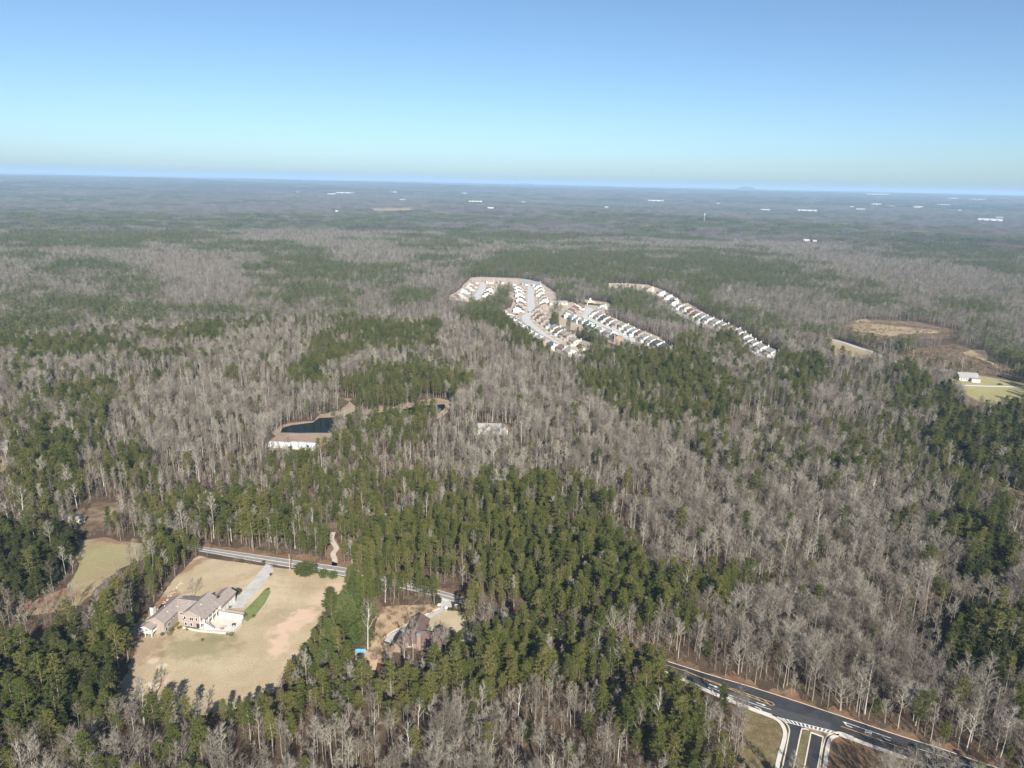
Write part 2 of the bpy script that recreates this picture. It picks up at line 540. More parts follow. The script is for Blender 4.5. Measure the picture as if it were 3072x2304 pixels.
# ---- markings at the junction
road_strip('yellow_gore_line', iC(240), iC(1250), lambda i: .66 - .10 * min(1, (i - iC(240)) / (iC(1250) - iC(240))), lambda i: .680 - .10 * min(1, (i - iC(240)) / (iC(1250) - iC(240))), .056, M['yellow_paint'])
road_strip('yellow_gore_line', iC(240), iC(1250), lambda i: .66 - .21 * min(1, (i - iC(240)) / (iC(1250) - iC(240))), lambda i: .640 - .21 * min(1, (i - iC(240)) / (iC(1250) - iC(240))), .056, M['yellow_paint'])
endl = []
for k in range(13):
    an = R(-90 + 180 * k / 12)
    q = road_pt(iC(1250) + 1.9 * math.cos(an), .497 + .0775 * math.sin(an))
    endl.append((q[0], q[1]))
ribbon('yellow_gore_end', endl, .22, .056, .056, M['yellow_paint'])
for x in (560, 690, 800, 900, 1010, 1110, 1210):
    b = MB()
    g = (iC(x) - iC(240)) / (iC(1250) - iC(240))
    lo, hi = .645 - .21 * g, .67 - .10 * g
    p = [road_pt(iC(x) + .9, lo), road_pt(iC(x) + 1.35, lo), road_pt(iC(x) - .45, hi), road_pt(iC(x) - .9, hi)]
    b.face([(q[0], q[1], .060) for q in p])
    tag(b.obj('yellow_gore_bar', M['yellow_paint']), kind='structure')
road_strip('white_lane_line', iC(560), iC(1270), .205, .225, .056, M['white_paint'])
road_strip('white_lane_line', iC(2090), iD(900), .70, .725, .056, M['white_paint'])
road_strip('yellow_lane_line', iC(2070), iD(1300), .40, .425, .056, M['yellow_paint'])
road_strip('yellow_lane_line', iC(-40), iC(240), .63, .66, .056, M['yellow_paint'])
road_strip('yellow_lane_line', i_mid, iC(-40), .47, .52, .056, M['yellow_paint'])
road_strip('white_lane_line', iD(1150), iD(1750), .62, .645, .056, M['white_paint'])
def road_frame(i, f):
    p = road_pt(i, f); q = road_pt(i + .5, f)
    d = Vector((q[0] - p[0], q[1] - p[1], 0)).normalized()
    return Vector((p[0], p[1], 0)), d, Vector((-d.y, d.x, 0))
def paint(name, i, f, shapes, flip=1, side=1, mat='white_paint'):
    o, d, n = road_frame(i, f)
    b = MB()
    for sh in shapes:
        b.face([tuple(o + d * (x * flip) + n * (y * side) + Vector((0, 0, .058))) for x, y in (sh if flip * side > 0 else sh[::-1])])
    return tag(b.obj(name, M[mat]), kind='structure')
STRAIGHT = [[(-1.6, -.16), (.6, -.16), (.6, .16), (-1.6, .16)], [(.6, -.55), (1.9, 0), (.6, .55)]]
def turn_shape():
    c = [(-1.5 + .0, 0), (-.6, 0), (.1, .12), (.6, .45), (.85, .95)]
    out = []
    for (a, b_), (c_, d_) in zip(c, c[1:]):
        dx, dy = c_ - a, d_ - b_
        L = math.hypot(dx, dy); nx, ny = -dy / L * .17, dx / L * .17
        out.append([(a - nx, b_ - ny), (c_ - nx, d_ - ny), (c_ + nx, d_ + ny), (a + nx, b_ + ny)])
    out.append([(.35, .85), (1.4, .85), (.95, 1.9)])
    return out
TURN = turn_shape()
def word_only():
    """the word ONLY, stretched along the lane"""
    out = []
    def rect(x0, y0, x1, y1, ox):
        # letter x runs across the lane, letter y along it
        return [(y0 * 2.2, -(ox + x0)), (y0 * 2.2, -(ox + x1)), (y1 * 2.2, -(ox + x1)), (y1 * 2.2, -(ox + x0))]
    for j, ch in enumerate('ONLY'):
        ox = (j - 2) * .5
        if ch == 'O':
            R4 = [(0, 0, .1, 1), (.3, 0, .4, 1), (.1, 0, .3, .14), (.1, .86, .3, 1)]
        elif ch == 'L':
            R4 = [(0, 0, .1, 1), (.1, 0, .4, .14)]
        elif ch == 'N':
            R4 = [(0, 0, .1, 1), (.3, 0, .4, 1)]
        else:
            R4 = [(.15, 0, .25, .5)]
        out += [rect(*q, ox) for q in R4]
        if ch == 'N':
            out.append([(2.2, -(ox + .1)), (2.2 * .75, -(ox + .1)), (0, -(ox + .3)), (2.2 * .25, -(ox + .3))])
        if ch == 'Y':
            out.append([(1.1, -(ox + .15)), (1.1, -(ox + .25)), (2.2, -(ox + .1)), (2.2, -(ox + 0))])
            out.append([(1.1, -(ox + .15)), (1.1, -(ox + .25)), (2.2, -(ox + .4)), (2.2, -(ox + .3))])
    return out
ONLY = word_only()
paint('straight_arrow_marking', iC(1155), .32, STRAIGHT)
paint('turn_arrow_marking', iC(1135), .10, TURN, 1, -1)
paint('word_marking_only', iC(850), .11, ONLY, -1, -1)
paint('straight_arrow_marking', iC(610), .38, STRAIGHT)
paint('turn_arrow_marking', iC(590), .14, TURN, 1, -1)
paint('turn_arrow_marking', iD(470), .56, TURN, -1, 1)
paint('word_marking_only', iD(640), .56, ONLY, 1, 1)
paint('turn_arrow_marking', iD(845), .56, TURN, -1, 1)
paint('word_marking_only', iD(1560), .52, ONLY, 1, 1)

# ---- side street of the junction, its kerbs, crosswalk and pavements
sheet('side_street_lane', curve(pts('C', '1375 745 1440 790 1478 870 1470 960 1400 1300 1370 1420'), 6) + pts('C', '1500 1420 1535 1300 1620 890 1680 820'), M['new_asphalt'], .035, seg=50)
sheet('side_street_lane', pts('C', '1732 912 1650 1312 1625 1420 1780 1420 1805 1312 1868 955'), M['new_asphalt'], .035, seg=50)
M['verge_grass'] = ground_mat('winter_verge_grass', [(0.25, (0.072, 0.061, 0.029)), (0.5, (0.122, 0.104, 0.054)), (0.75, (0.173, 0.144, 0.079))], .3, 8, (2, .25))
M['dirt'] = ground_mat('brown_dirt', [(0.25, (0.128, 0.09, 0.056)), (0.5, (0.203, 0.15, 0.098)), (0.75, (0.27, 0.217, 0.15))], .3, 7, (2, .2))
sheet('junction_verge', pts('C', '980 610 1340 740 1420 880 1400 1000 1330 1312 1300 1420 900 1420 930 1000'), ground_mat('rough_brown_verge', [(.25, (.075, .055, .03)), (.5, (.125, .098, .052)), (.75, (.19, .155, .085))], .3, 8, (2, .3)), .015, jitter=.5)
sheet('junction_verge', pts('D', '330 800 700 910 1000 1030 1200 1110 1000 1240 150 1240 230 1132 270 900'), ground_mat('brown_cut_bank', [(.25, (.09, .055, .03)), (.5, (.16, .10, .058)), (.75, (.24, .165, .10))], .25, 8, (2, .25)), .015, jitter=.5)
sheet('median_grass', pts('C', '1625 895 1660 870 1700 885 1720 905 1650 1312 1620 1420 1505 1420 1540 1300'), M['verge_grass'], .03, seg=50)
sheet('dirt_apron', pts('C', '1680 830 1760 850 2020 905 1960 935 1880 960 1860 945 1730 905 1690 880'), M['dirt'], .028, jitter=.15)
KERBS = ['1340 728 1400 765 1450 810 1478 870 1470 960 1400 1300 1370 1420', '1500 1420 1530 1300 1615 895 1640 868 1672 866 1700 880',
         '1622 1420 1652 1300 1727 908', '1785 1420 1806 1300 1868 950']
for k in KERBS:
    ribbon('kerb', curve(pts('C', k)), .42, .0, .14, M['kerb'])
ribbon('kerb', curve(pts('C', '2212 960 2060 905 1960 920 1900 960 1870 1050 1850 1150 1830 1300 1815 1420')), .36, .0, .14, M['kerb'])
ribbon('road_kerb', [ROAD_NEAR[i] for i in range(int(iC(60)), int(iC(1340)))], .4, 0, .13, M['kerb'])
ribbon('road_kerb', [ROAD_NEAR[i] for i in range(int(iC(2040)), len(RX))], .4, 0, .13, M['kerb'])
ribbon('road_kerb', [ROAD_FAR[i] for i in range(int(iC(100)), len(RX))], .24, 0, .13, M['kerb'])
ribbon('stop_bar', pts('C', '1728 906 1868 958'), .6, .041, .041, M['white_paint'])
off = []
for i in range(int(iC(80)), int(iC(1240)), 3):
    n = ROAD_NEAR[i] - ROAD_FAR[i]; n = n / np.linalg.norm(n)
    off.append(ROAD_NEAR[i] + n * .95)
side = [Vector((p[0], p[1], 0)) for p in off] + curve(pts('C', '1300 735 1360 775 1405 830 1432 920 1410 1030 1375 1150 1340 1300 1315 1420'))
ribbon('pavement', side, 1.35, 0, .12, M['concrete'])
off = []
for i in range(int(iD(330)), int(iD(1700)), 3):
    n = ROAD_NEAR[i] - ROAD_FAR[i]; n = n / np.linalg.norm(n)
    off.append(ROAD_NEAR[i] + n * .85)
side = curve(pts('C', '1870 1420 1885 1300 1905 1150 1930 1030 1965 965 2040 935')) + [Vector((p[0], p[1], 0)) for p in off]
ribbon('pavement', side, 1.25, 0, .12, M['concrete'])
cw = tag(empty('crosswalk', (0, 0, 0)), kind='structure')
cA, cB = pts('C', '1370 735 2000 893'); cC, cD = pts('C', '1440 790 1960 925')
def lerp2(u, v):
    return (cA.lerp(cB, u)).lerp(cC.lerp(cD, u), v)
for k, (v0, v1) in enumerate(((0, .12), (.88, 1.0))):
    b = MB(); b.face([tuple(Vector((q.x, q.y, .062))) for q in (lerp2(0, v1), lerp2(1, v1), lerp2(1, v0), lerp2(0, v0))])
    b.obj('crosswalk_line', M['white_paint'], cw)
for k in range(12):
    u0 = .03 + k * .0815
    b = MB(); b.face([tuple(Vector((q.x, q.y, .066))) for q in (lerp2(u0, .88), lerp2(u0 + .034, .88), lerp2(u0 + .034, .12), lerp2(u0, .12))])
    b.obj('crosswalk_bar', M['white_paint'], cw)

# ---------------------------------------------------------------- lawns, yards, fields, pond
def blob(c, x, y, wpx, hpx, turn, col, st=1.0):
    p = at(c, x, y); q = at(c, x + wpx / 2, y); r_ = at(c, x, y - hpx / 2)
    return (p.x, p.y, (q - p).length, (r_ - p).length, turn, col, st)
SOIL = (.45, .33, .24); DUST = (.50, .40, .29); GRN = (.16, .155, .075); RED = (.19, .115, .075)
lawn_blobs = [blob('Z', 1190, 890, 560, 160, 0, GRN, .55), blob('Z', 1290, 830, 300, 60, 0, GRN, .5), blob('Z', 1560, 560, 500, 200, -.5, DUST, .35),
              blob('Z', 1745, 760, 190, 190, -.3, SOIL), blob('Z', 1680, 880, 130, 150, 0, SOIL), blob('Z', 1830, 700, 190, 110, -.4, SOIL), blob('Z', 1960, 600, 220, 120, -.6, SOIL, .8),
              blob('Z', 2050, 520, 150, 80, -.6, SOIL, .8), blob('Z', 1770, 970, 150, 130, 0, SOIL, .6), blob('Z', 920, 970, 80, 40, 0, DUST), blob('Z', 985, 1000, 70, 40, 0, DUST), blob('Z', 985, 1080, 110, 90, -.5, SOIL, .8),
              blob('Z', 915, 1120, 120, 50, -.3, DUST), blob('Z', 860, 900, 300, 260, 0, RED, .45), blob('Z', 1040, 450, 120, 300, -.5, RED, .8), blob('Z', 930, 640, 150, 260, -.5, RED, 1.0)]
M['lawn'] = ground_mat('dormant_straw_lawn', [(.25, (.25, .19, .115)), (.45, (.315, .25, .16)), (.6, (.35, .285, .185)), (.8, (.40, .33, .22))], .06, 8, (1.5, .16), lawn_blobs)
LAWN_A = pts('Z', '1195 340 1600 395 2100 470 2085 530 1960 680 1880 790 1830 930 1720 1060 1680 1150 1450 1260 1250 1300 1000 1290 850 1210 720 1180 700 1130 800 980 830 880 790 800 830 720 960 590 1050 480 1130 400')
sheet('lawn', LAWN_A, M['lawn'], .012, jitter=1.2)
M['field_green'] = ground_mat('patchy_green_field', [(.25, (.19, .15, .085)), (.5, (.25, .205, .115)), (.75, (.30, .25, .16))], .045, 8, (1.2, .18),
                              [blob('Z', 640, 330, 330, 120, 0, (.20, .205, .09), .5), blob('Z', 500, 420, 200, 120, 0, (.21, .205, .095), .4), blob('Z', 250, 610, 600, 130, .5, RED, .9), blob('Z', 660, 240, 500, 40, -.2, RED, .9)])
FIELD_L = pts('Z', '470 235 600 228 870 275 900 340 720 420 560 530 480 640 250 690 60 720 -200 760 -200 690 0 680 200 600 420 530 460 400 440 300')
sheet('field', FIELD_L, M['field_green'], .012, jitter=1.5)
M['scrub'] = ground_mat('brown_scrub_ground', [(.3, (.085, .058, .038)), (.5, (.135, .095, .062)), (.62, (.20, .155, .10)), (.75, (.27, .22, .14))], .12, 8, (1.2, .22))
CLR_L2 = pts('Z', '400 100 560 20 720 10 720 80 640 150 520 195 470 160')
SCRUB_H = [pts('H', '700 380 860 460 1020 480 1150 410 1500 375 1680 400 1720 500 1880 560 2240 620 2240 670 1760 665 1500 640 1080 580 800 480'), pts('H', '400 240 500 140 760 130 1160 150 1560 240 1560 320 1000 310 700 330')]
for P_ in SCRUB_H:
    sheet('scrub_land', P_, M['scrub'], .01, jitter=3, seg=6)
sheet('clearing', CLR_L2, M['scrub'], .012, jitter=1.0)
M['yard'] = ground_mat('pale_winter_lawn', [(0.25, (0.264, 0.212, 0.132)), (0.5, (0.344, 0.284, 0.188)), (0.75, (0.392, 0.336, 0.232))], .08, 7, (1.5, .12))
YARD_B = pts('B', '1460 440 1700 470 1780 500 1850 800 1850 920 1700 960 1560 940 1200 900 1120 660')
sheet('front_lawn', YARD_B, M['yard'], .016, jitter=.6)
YARD_B2 = pts('B', '420 430 700 380 1300 370 1420 430 1000 620 640 800 560 920 700 1000 720 1130 600 1300 420 1250 300 1000 420 800 450 600')
sheet('brushy_bank', YARD_B2, ground_mat('straw_brush_bank', [(.25, (.21, .14, .085)), (.5, (.31, .22, .14)), (.75, (.42, .33, .21))], .15, 8, (1.5, .25)), .012, jitter=.8)
YARD_C = pts('B', '130 1090 420 1040 480 1250 430 1420 330 1500 150 1420 110 1250')
sheet('bare_back_yard', YARD_C, ground_mat('tan_bare_yard', [(.25, (.30, .19, .125)), (.5, (.39, .27, .185)), (.75, (.47, .35, .25))], .15, 7, (1.5, .12)), .018, jitter=.6)
sheet('red_clay_patch', pts('Y', '200 560 260 580 300 660 270 690 220 640'), M['red_soil'], .014, jitter=.4)
DRIVE_A = pts('A', '2100 362 2195 378 2212 470 1760 1000 1770 1020 1500 1030 1460 1000 1660 840 1745 790')
sheet('driveway', DRIVE_A, M['drive'], .03, seg=50)
DRIVE_B = pts('B', '1450 280 1570 310 1590 420 1480 460 1210 600 1080 700 1010 780 930 900 850 960 700 960 570 920 590 860 800 730 1000 620 1380 430')
sheet('driveway', DRIVE_B, M['drive'], .03, seg=50)
sheet('concrete_apron', pts('B', '1440 265 1560 300 1500 330 1430 300'), M['concrete'], .04, seg=50)
ribbon('drive_edging', curve(pts('B', '1400 430 1300 470 1000 620 800 725 660 800 580 870')), .5, 0, .16, flat_mat('tan_edging', (.58, .46, .33)))
TRACK_1 = pts('Q', '2015 1605 2020 1570 2010 1530 2030 1500 2015 1470 2000 1440 2010 1400')
ribbon('gravel_track', curve(TRACK_1), 2.6, .02, .02, M['gravel'])
sheet('red_clay_patch', pts('Q', '1960 1600 1975 1500 1985 1430 2030 1440 2060 1500 2080 1600 2110 1625 2020 1612'), M['red_soil'], .008, jitter=.5)
TRACK_2 = pts('Y', '285 240 300 200 308 165 330 130 320 80')
ribbon('gravel_track', curve(TRACK_2), 2.4, .02, .02, M['gravel'])
GREEN_BED = pts('Z', '1600 535 1635 550 1600 620 1540 700 1490 735 1455 715 1470 670 1540 600')
sheet('green_planting_bed', GREEN_BED, ground_mat('green_turf', [(.3, (.10, .13, .04)), (.7, (.17, .19, .075))], .3, 6, (2, .2)), .02, jitter=.3)
# pond and its banks
BANK = pts('Q', '1640 800 1660 760 1760 740 1900 730 1930 690 2060 660 2110 600 2190 585 2180 660') + pts('T', '50 590 160 600 350 650 480 610 620 590 700 605 720 640 660 700 560 760 300 800 100 790') + pts('Q', '2000 870 1900 850 1680 850')
M['bank'] = ground_mat('tan_pond_bank', [(.25, (.17, .12, .085)), (.5, (.24, .18, .13)), (.75, (.31, .245, .185))], .08, 7, (1, .15))
sheet('pond_bank', BANK, M['bank'], .02, jitter=1.5, seg=4)
mw, t_, b_ = new_mat('pond_water', .04, .5)
b_.inputs["Base Color"].default_value = (.004, .011, .008, 1); b_.inputs["Specular IOR Level"].default_value = .06; b_.inputs["Roughness"].default_value = .12
n_ = t_.nodes.new("ShaderNodeTexNoise"); n_.inputs["Scale"].default_value = 1.4
bp_ = t_.nodes.new("ShaderNodeBump"); bp_.inputs["Strength"].default_value = .06
g_ = t_.nodes.new("ShaderNodeNewGeometry")
t_.links.new(g_.outputs["Position"], n_.inputs["Vector"]); t_.links.new(n_.outputs[0], bp_.inputs["Height"]); t_.links.new(bp_.outputs[0], b_.inputs["Normal"])
POND = pts('Q', '1690 800 1705 770 1760 755 1890 738 1925 712 2020 706 2090 700') + pts('T', '130 690 330 675 460 650 560 636 672 628 676 650 640 682 560 705 420 730 200 750 30 780') + pts('Q', '2010 802 1850 802')
sheet('pond', POND, mw, .05, jitter=.5, seg=4)
YARD_BARN = pts('Q', '1620 850 1700 800 2000 800 2020 850 1900 900 1620 905')
sheet('barn_yard', YARD_BARN, M['bank'], .025, jitter=.8)
# subdivision ground
M['sub_ground'] = ground_mat('pale_estate_lawns', [(.25, (.25, .20, .15)), (.5, (.33, .275, .215)), (.75, (.40, .345, .28))], .04, 7, (.6, .16))
SUB = [pts('E', '130 430 160 370 300 290 420 160 520 70 700 60 1300 80 1500 110 1680 150 1800 240 1950 340 1930 440 2020 480 2212 480 2400 560') +
       pts('F', '330 480 760 540 860 600 700 760 1100 920 1350 1040 1700 1170 2000 1440 1950 1530 1800 1500 1650 1440 1300 1290 1180 1330 1000 1330 760 1260 700 1150 480 1130 300 1060 0 1040 -60 1150 380 1240 440 1380 340 1420 170 1500 0 1480') +
       pts('E', '1960 1320 1750 1240 1600 1130 1400 1000 1180 850 1060 720 1000 650 1180 560 1240 430 1150 420 1150 260 960 240 940 400 700 460 450 440'),
       pts('F', '760 200 900 180 1180 190 1500 210 1800 320 2080 480 2130 560') + pts('G', '400 360 760 580 1200 790 1500 960 1760 1120 2060 1250 2020 1360 1850 1410 1760 1330 1480 1220 1440 1150 1300 940 1150 900 900 880 700 830 560 770 380 640 90 470') + pts('F', '1980 640 1700 440 1400 330 1230 260 1000 260 780 260')]
sheet('estate_ground', SUB[0], M['sub_ground'], .02, jitter=1.5, seg=6)
sheet('estate_ground', SUB[1], M['sub_ground'], .02, jitter=1.5, seg=6)
M['estate_road'] = ground_mat('pale_estate_asphalt', [(0.3, (0.352, 0.348, 0.344)), (0.7, (0.424, 0.416, 0.408))], .1, 5, (1, .06))
EST_ROADS = [('E', '1510 200 1505 350 1510 500 1520 640 1420 720 1480 830 1600 930 1720 1020 1840 1110 2000 1200 2212 1280', 11),
             ('E', '720 150 700 250 640 350 600 430', 11), ('F', '20 640 200 610 420 650 380 720 350 790', 10), ('F', '350 790 420 850 560 910 720 970 900 1040 1080 1150 1200 1220 1330 1280', 10),
             ('G', '-60 380 90 460 300 590 500 690 720 790 900 860 1100 920 1300 1010 1420 1130 1560 1220 1760 1340', 9)]
for c, s, w in EST_ROADS:
    ribbon('estate_road', curve(pts(c, s)), w, .035, .035, M['estate_road'])
# fields on the right
M['tan_field'] = ground_mat('tan_grass_field', [(0.25, (0.18, 0.133, 0.072)), (0.5, (0.259, 0.202, 0.119)), (0.75, (0.331, 0.274, 0.173))], .03, 8, (.5, .22))
M['pasture'] = ground_mat('mown_pasture', [(0.25, (0.194, 0.173, 0.072)), (0.5, (0.252, 0.223, 0.104)), (0.75, (0.302, 0.266, 0.137))], .02, 7, (.6, .12))
F_R = [('H', '325 400 290 330 240 300 390 335 560 390 790 480 720 500 560 520 330 480', 'tan_field'), ('H', '490 190 560 140 640 120 770 175 1000 195 1150 212 1400 238 1380 262 1000 275 900 300 700 262 500 240', 'tan_field'),
       ('H', '1620 450 1700 425 1830 430 1860 490 1985 560 1965 612 1890 560 1720 500 1630 490', 'tan_field'), ('H', '1440 700 1560 680 1760 672 2240 765 2240 960 1900 965 1700 920 1620 860 1590 800 1470 740', 'pasture'),
       ('X', '2120 850 2000 870 1960 980 2010 1040 2080 1120 2150 1160 2300 1160 2300 1220 2180 1230 2110 1150 1995 1020 1960 940', 'scrub'), ('X', '1840 560 1890 640 1940 640 1940 610 1900 590', 'scrub')]
FIELDS_R = []
for k, (c, s, m) in enumerate(F_R):
    P_ = pts(c, s); FIELDS_R.append(P_)
    sheet('pasture' if m == 'pasture' else 'field', P_, M[m], .02 + .002 * k, jitter=2.0, seg=6)
ribbon('white_farm_lane', curve(pts('H', '1580 775 1800 783 2212 795 2400 798')), 4.2, .04, .04, M['concrete'])
ribbon('white_farm_lane', curve(pts('H', '1240 605 1350 615 1460 628')), 3.5, .04, .04, M['concrete'])
ribbon('country_road', curve(pts('H', '150 290 250 310 420 350 560 400 700 440 800 490 900 530 1080 590')), 6.5, .04, .04, M['drive'])
ribbon('dirt_track', curve(pts('S', '2120 795 2135 770 2150 745')), 5, .06, .06, M['gravel'])
LEFT_SLIVER = pts('Q', '-60 960 10 940 30 1040 15 1090 -60 1090')
sheet('field', LEFT_SLIVER, M['tan_field'], .015, jitter=1)
HOUSE_C = pts('T', '840 830 860 750 1000 740 1100 760 1110 800 1060 840')
sheet('clearing', HOUSE_C, M['scrub'], .012, jitter=1.5, seg=4)
# stones lining the ditch beside the big lawn
st = MB()
for k in range(46):
    t = k / 45
    p = at('A', 470 + 370 * t + rnd.uniform(-25, 25), 1060 - 430 * t + rnd.uniform(-14, 14))
    a, h = rnd.uniform(.15, .32), rnd.uniform(.12, .3)
    st.hull([(p.x + a * math.cos(q), p.y + a * math.sin(q), 0) for q in (0, 1.3, 2.5, 3.8, 5.1)], [(p.x + .6 * a * math.cos(q), p.y + .6 * a * math.sin(q), h) for q in (0, 1.3, 2.5, 3.8, 5.1)])
tag(st.obj('ditch_stones', flat_mat('pale_stone', (.44, .42, .37), .2)), 'line of pale stones along the ditch beside the big lawn', 'stones', kind='stuff')

CLEAR = [(LAWN_A, 5), (FIELD_L, 14), (CLR_L2, 4), (YARD_B, 7), (YARD_B2, 6), (YARD_C, 6), (DRIVE_A, 9), (DRIVE_B, 6), (POND, 0), (pts('T', '40 590 160 590 165 650 40 680'), 5), (pts('T', '470 622 560 585 700 605 720 640 640 725 610 690 672 640 560 640'), 6), (YARD_BARN, 6), (SUB[0], 6), (SUB[1], 6), (LEFT_SLIVER, 6), (HOUSE_C, 0)] + [(q, 9) for q in FIELDS_R] + [(pts('B', '700 940 960 680 1075 620 1200 690 1480 860 1420 1040 900 1060 700 1120'), 9)]
CLEAR += [(q, 7) for q in (pts('C', '1005 610 1340 740 1500 780 1900 1000 1880 1420 960 1420 985 1000'), pts('D', '100 800 330 800 700 910 1000 1040 900 1100 800 1240 60 1240'))]
LINES = [(TRACK_1, 3.2), (TRACK_2, 2.6)] + [(pts('H', '150 290 250 310 420 350 560 400 700 440 800 490 900 530 1080 590'), 6), (pts('H', '1240 605 1460 628'), 3), (pts('S', '2120 795 2135 770 2150 745'), 2.5)]
ROAD_MID = [(a + b) / 2 for a, b in zip(ROAD_FAR[::4], ROAD_NEAR[::4])]
_k = lambda sx: int((sx - RX[0]) / 32)
LINES += [(ROAD_MID[:_k(1080)], 5.5), (ROAD_MID[_k(1080):_k(1290)], 2.6), (ROAD_MID[_k(1290):_k(1450)], 5.0), (ROAD_MID[_k(1450):_k(2010)], 2.4), (ROAD_MID[_k(2000):], 7.0)]
def road_quad(x0, x1):
    i0, i1 = int((x0 - RX[0]) / 8), int((x1 - RX[0]) / 8)
    f = [Vector((*q, 0)) for q in ROAD_FAR[i0:i1:3]]; n = [Vector((*q, 0)) for q in ROAD_NEAR[i0:i1:3]]
    return f + n[::-1]
OPEN = [(road_quad(580, 1052), 9), (road_quad(1300, 1440), 9), (road_quad(2010, 3060), 8)]      # stretches of road that nothing stands in front of

# ---------------------------------------------------------------- trees: shapes
def make_bare(seed, h=24, spread=3.4, t0=.42, n1=15, up=.95, r0=.21, trunk_m=0, twig_m=1, nsec=6, ntw=12, fork=False):
    """bare winter tree -> (trunk MB, crown MB)"""
    r = random.Random(seed)
    T, K = MB(), MB()
    lean = Vector((r.uniform(-.05, .05), r.uniform(-.05, .05), 1)) * h
    wob = [Vector((r.gauss(0, .25), r.gauss(0, .25), 0)) for _ in range(7)]
    def axis(t):
        i = min(5, int(t * 6)); f = t * 6 - i
        return lean * t + wob[i].lerp(wob[i + 1], f) * (t ** .5)
    path = [axis(k / 7) for k in range(8)]
    path[0] = Vector((0, 0, -.3))
    T.tube(path, [r0 * (1.25 if k == 0 else 1 - .86 * k / 7) for k in range(8)], 6)
    for i in range(n1):
        t = t0 + (.96 - t0) * (i + r.random() * .7) / n1
        an = i * 2.4 + r.uniform(-.5, .5)
        rel = (t - t0) / (1 - t0)
        L = spread * (1.15 - .75 * rel) * r.uniform(.7, 1.2) * (1.45 if fork else 1.25)
        out = Vector((math.cos(an), math.sin(an), 0))
        p = axis(t)
        d = (out + Vector((0, 0, up * r.uniform(.7, 1.3) + .5 * rel))).normalized()
        pa = [p]
        for s in range(3):
            d = (d + Vector((r.gauss(0, .14), r.gauss(0, .14), .22 + r.gauss(0, .1)))).normalized()
            pa.append(pa[-1] + d * L / 3)
        rb = r0 * (.42 - .2 * rel)
        T.tube(pa, [rb, rb * .72, rb * .45, rb * .18], 3)
        for j in range(nsec):
            q = .25 + .75 * (j + r.random()) / nsec
            k = min(2, int(q * 3)); b = pa[k].lerp(pa[k + 1], q * 3 - k)
            dj = (d * .6 + out * r.uniform(-.1, .8) + Vector((r.gauss(0, .55), r.gauss(0, .55), r.uniform(.2, .9)))).normalized()
            l2 = L * r.uniform(.32, .6)
            K.blade(b, dj, l2, .10, r)
            K.blade(b, dj, l2, .10, r)
            for w in range(ntw):
                bb = b + dj * l2 * r.uniform(.15, .95)
                dw = (dj * .8 + Vector((r.gauss(0, .6), r.gauss(0, .6), r.gauss(.35, .45)))).normalized()
                K.blade(bb, dw, r.uniform(.7, 1.7) * (spread / 3.4) ** .5, .042, r)
    return T, K

def make_pine(seed, h=25, rad=3.3, c0=.45, nb=44, tuft=.8, nt=5, per=9, r0=.2, full=False, dead=4):
    r = random.Random(seed)
    T, K = MB(), MB()
    wob = [Vector((r.gauss(0, .12), r.gauss(0, .12), 0)) for _ in range(6)]
    path = [Vector((0, 0, -.3))] + [Vector((0, 0, h * k / 6)) + wob[k - 1] for k in range(1, 7)]
    T.tube(path, [r0 * (1.15 - k / 6.3) for k in range(7)], 6)
    for _ in range(dead):       # dead stubs under the crown
        z = h * r.uniform(c0 * .5, c0)
        an = r.uniform(0, 6.28)
        T.blade((0, 0, z), (math.cos(an), math.sin(an), .1), r.uniform(.8, 2), .09, r)
    for i in range(nb):
        t = (i + r.random()) / nb
        z = h * (c0 + (1 - c0) * (t ** .9))
        if full:
            prof = (1 - t) ** .75 * 1.05 + .06
        else:
            prof = math.sin(min(1, t * 1.05 + .22) * 2.75) ** .7 * .95 + .05 if t < .93 else .3
        an = i * 2.4 + r.uniform(-.6, .6)
        L = rad * prof * r.uniform(.6, 1.2)
        out = Vector((math.cos(an), math.sin(an), r.uniform(-.1, .35) + .5 * t)).normalized()
        p = Vector((0, 0, z))
        T.blade(p, out, L, .10, r)
        for j in range(nt):
            c = p + out * L * (.35 + .65 * (j + r.random()) / nt) + Vector((r.gauss(0, .25), r.gauss(0, .25), r.gauss(0, .15)))
            for k in range(per):
                dv = Vector((r.gauss(0, 1), r.gauss(0, 1), r.gauss(.35, .8))).normalized()
                K.blade(c + dv * .1, dv, tuft * r.uniform(.6, 1.2), tuft * .34, r)
    return T, K

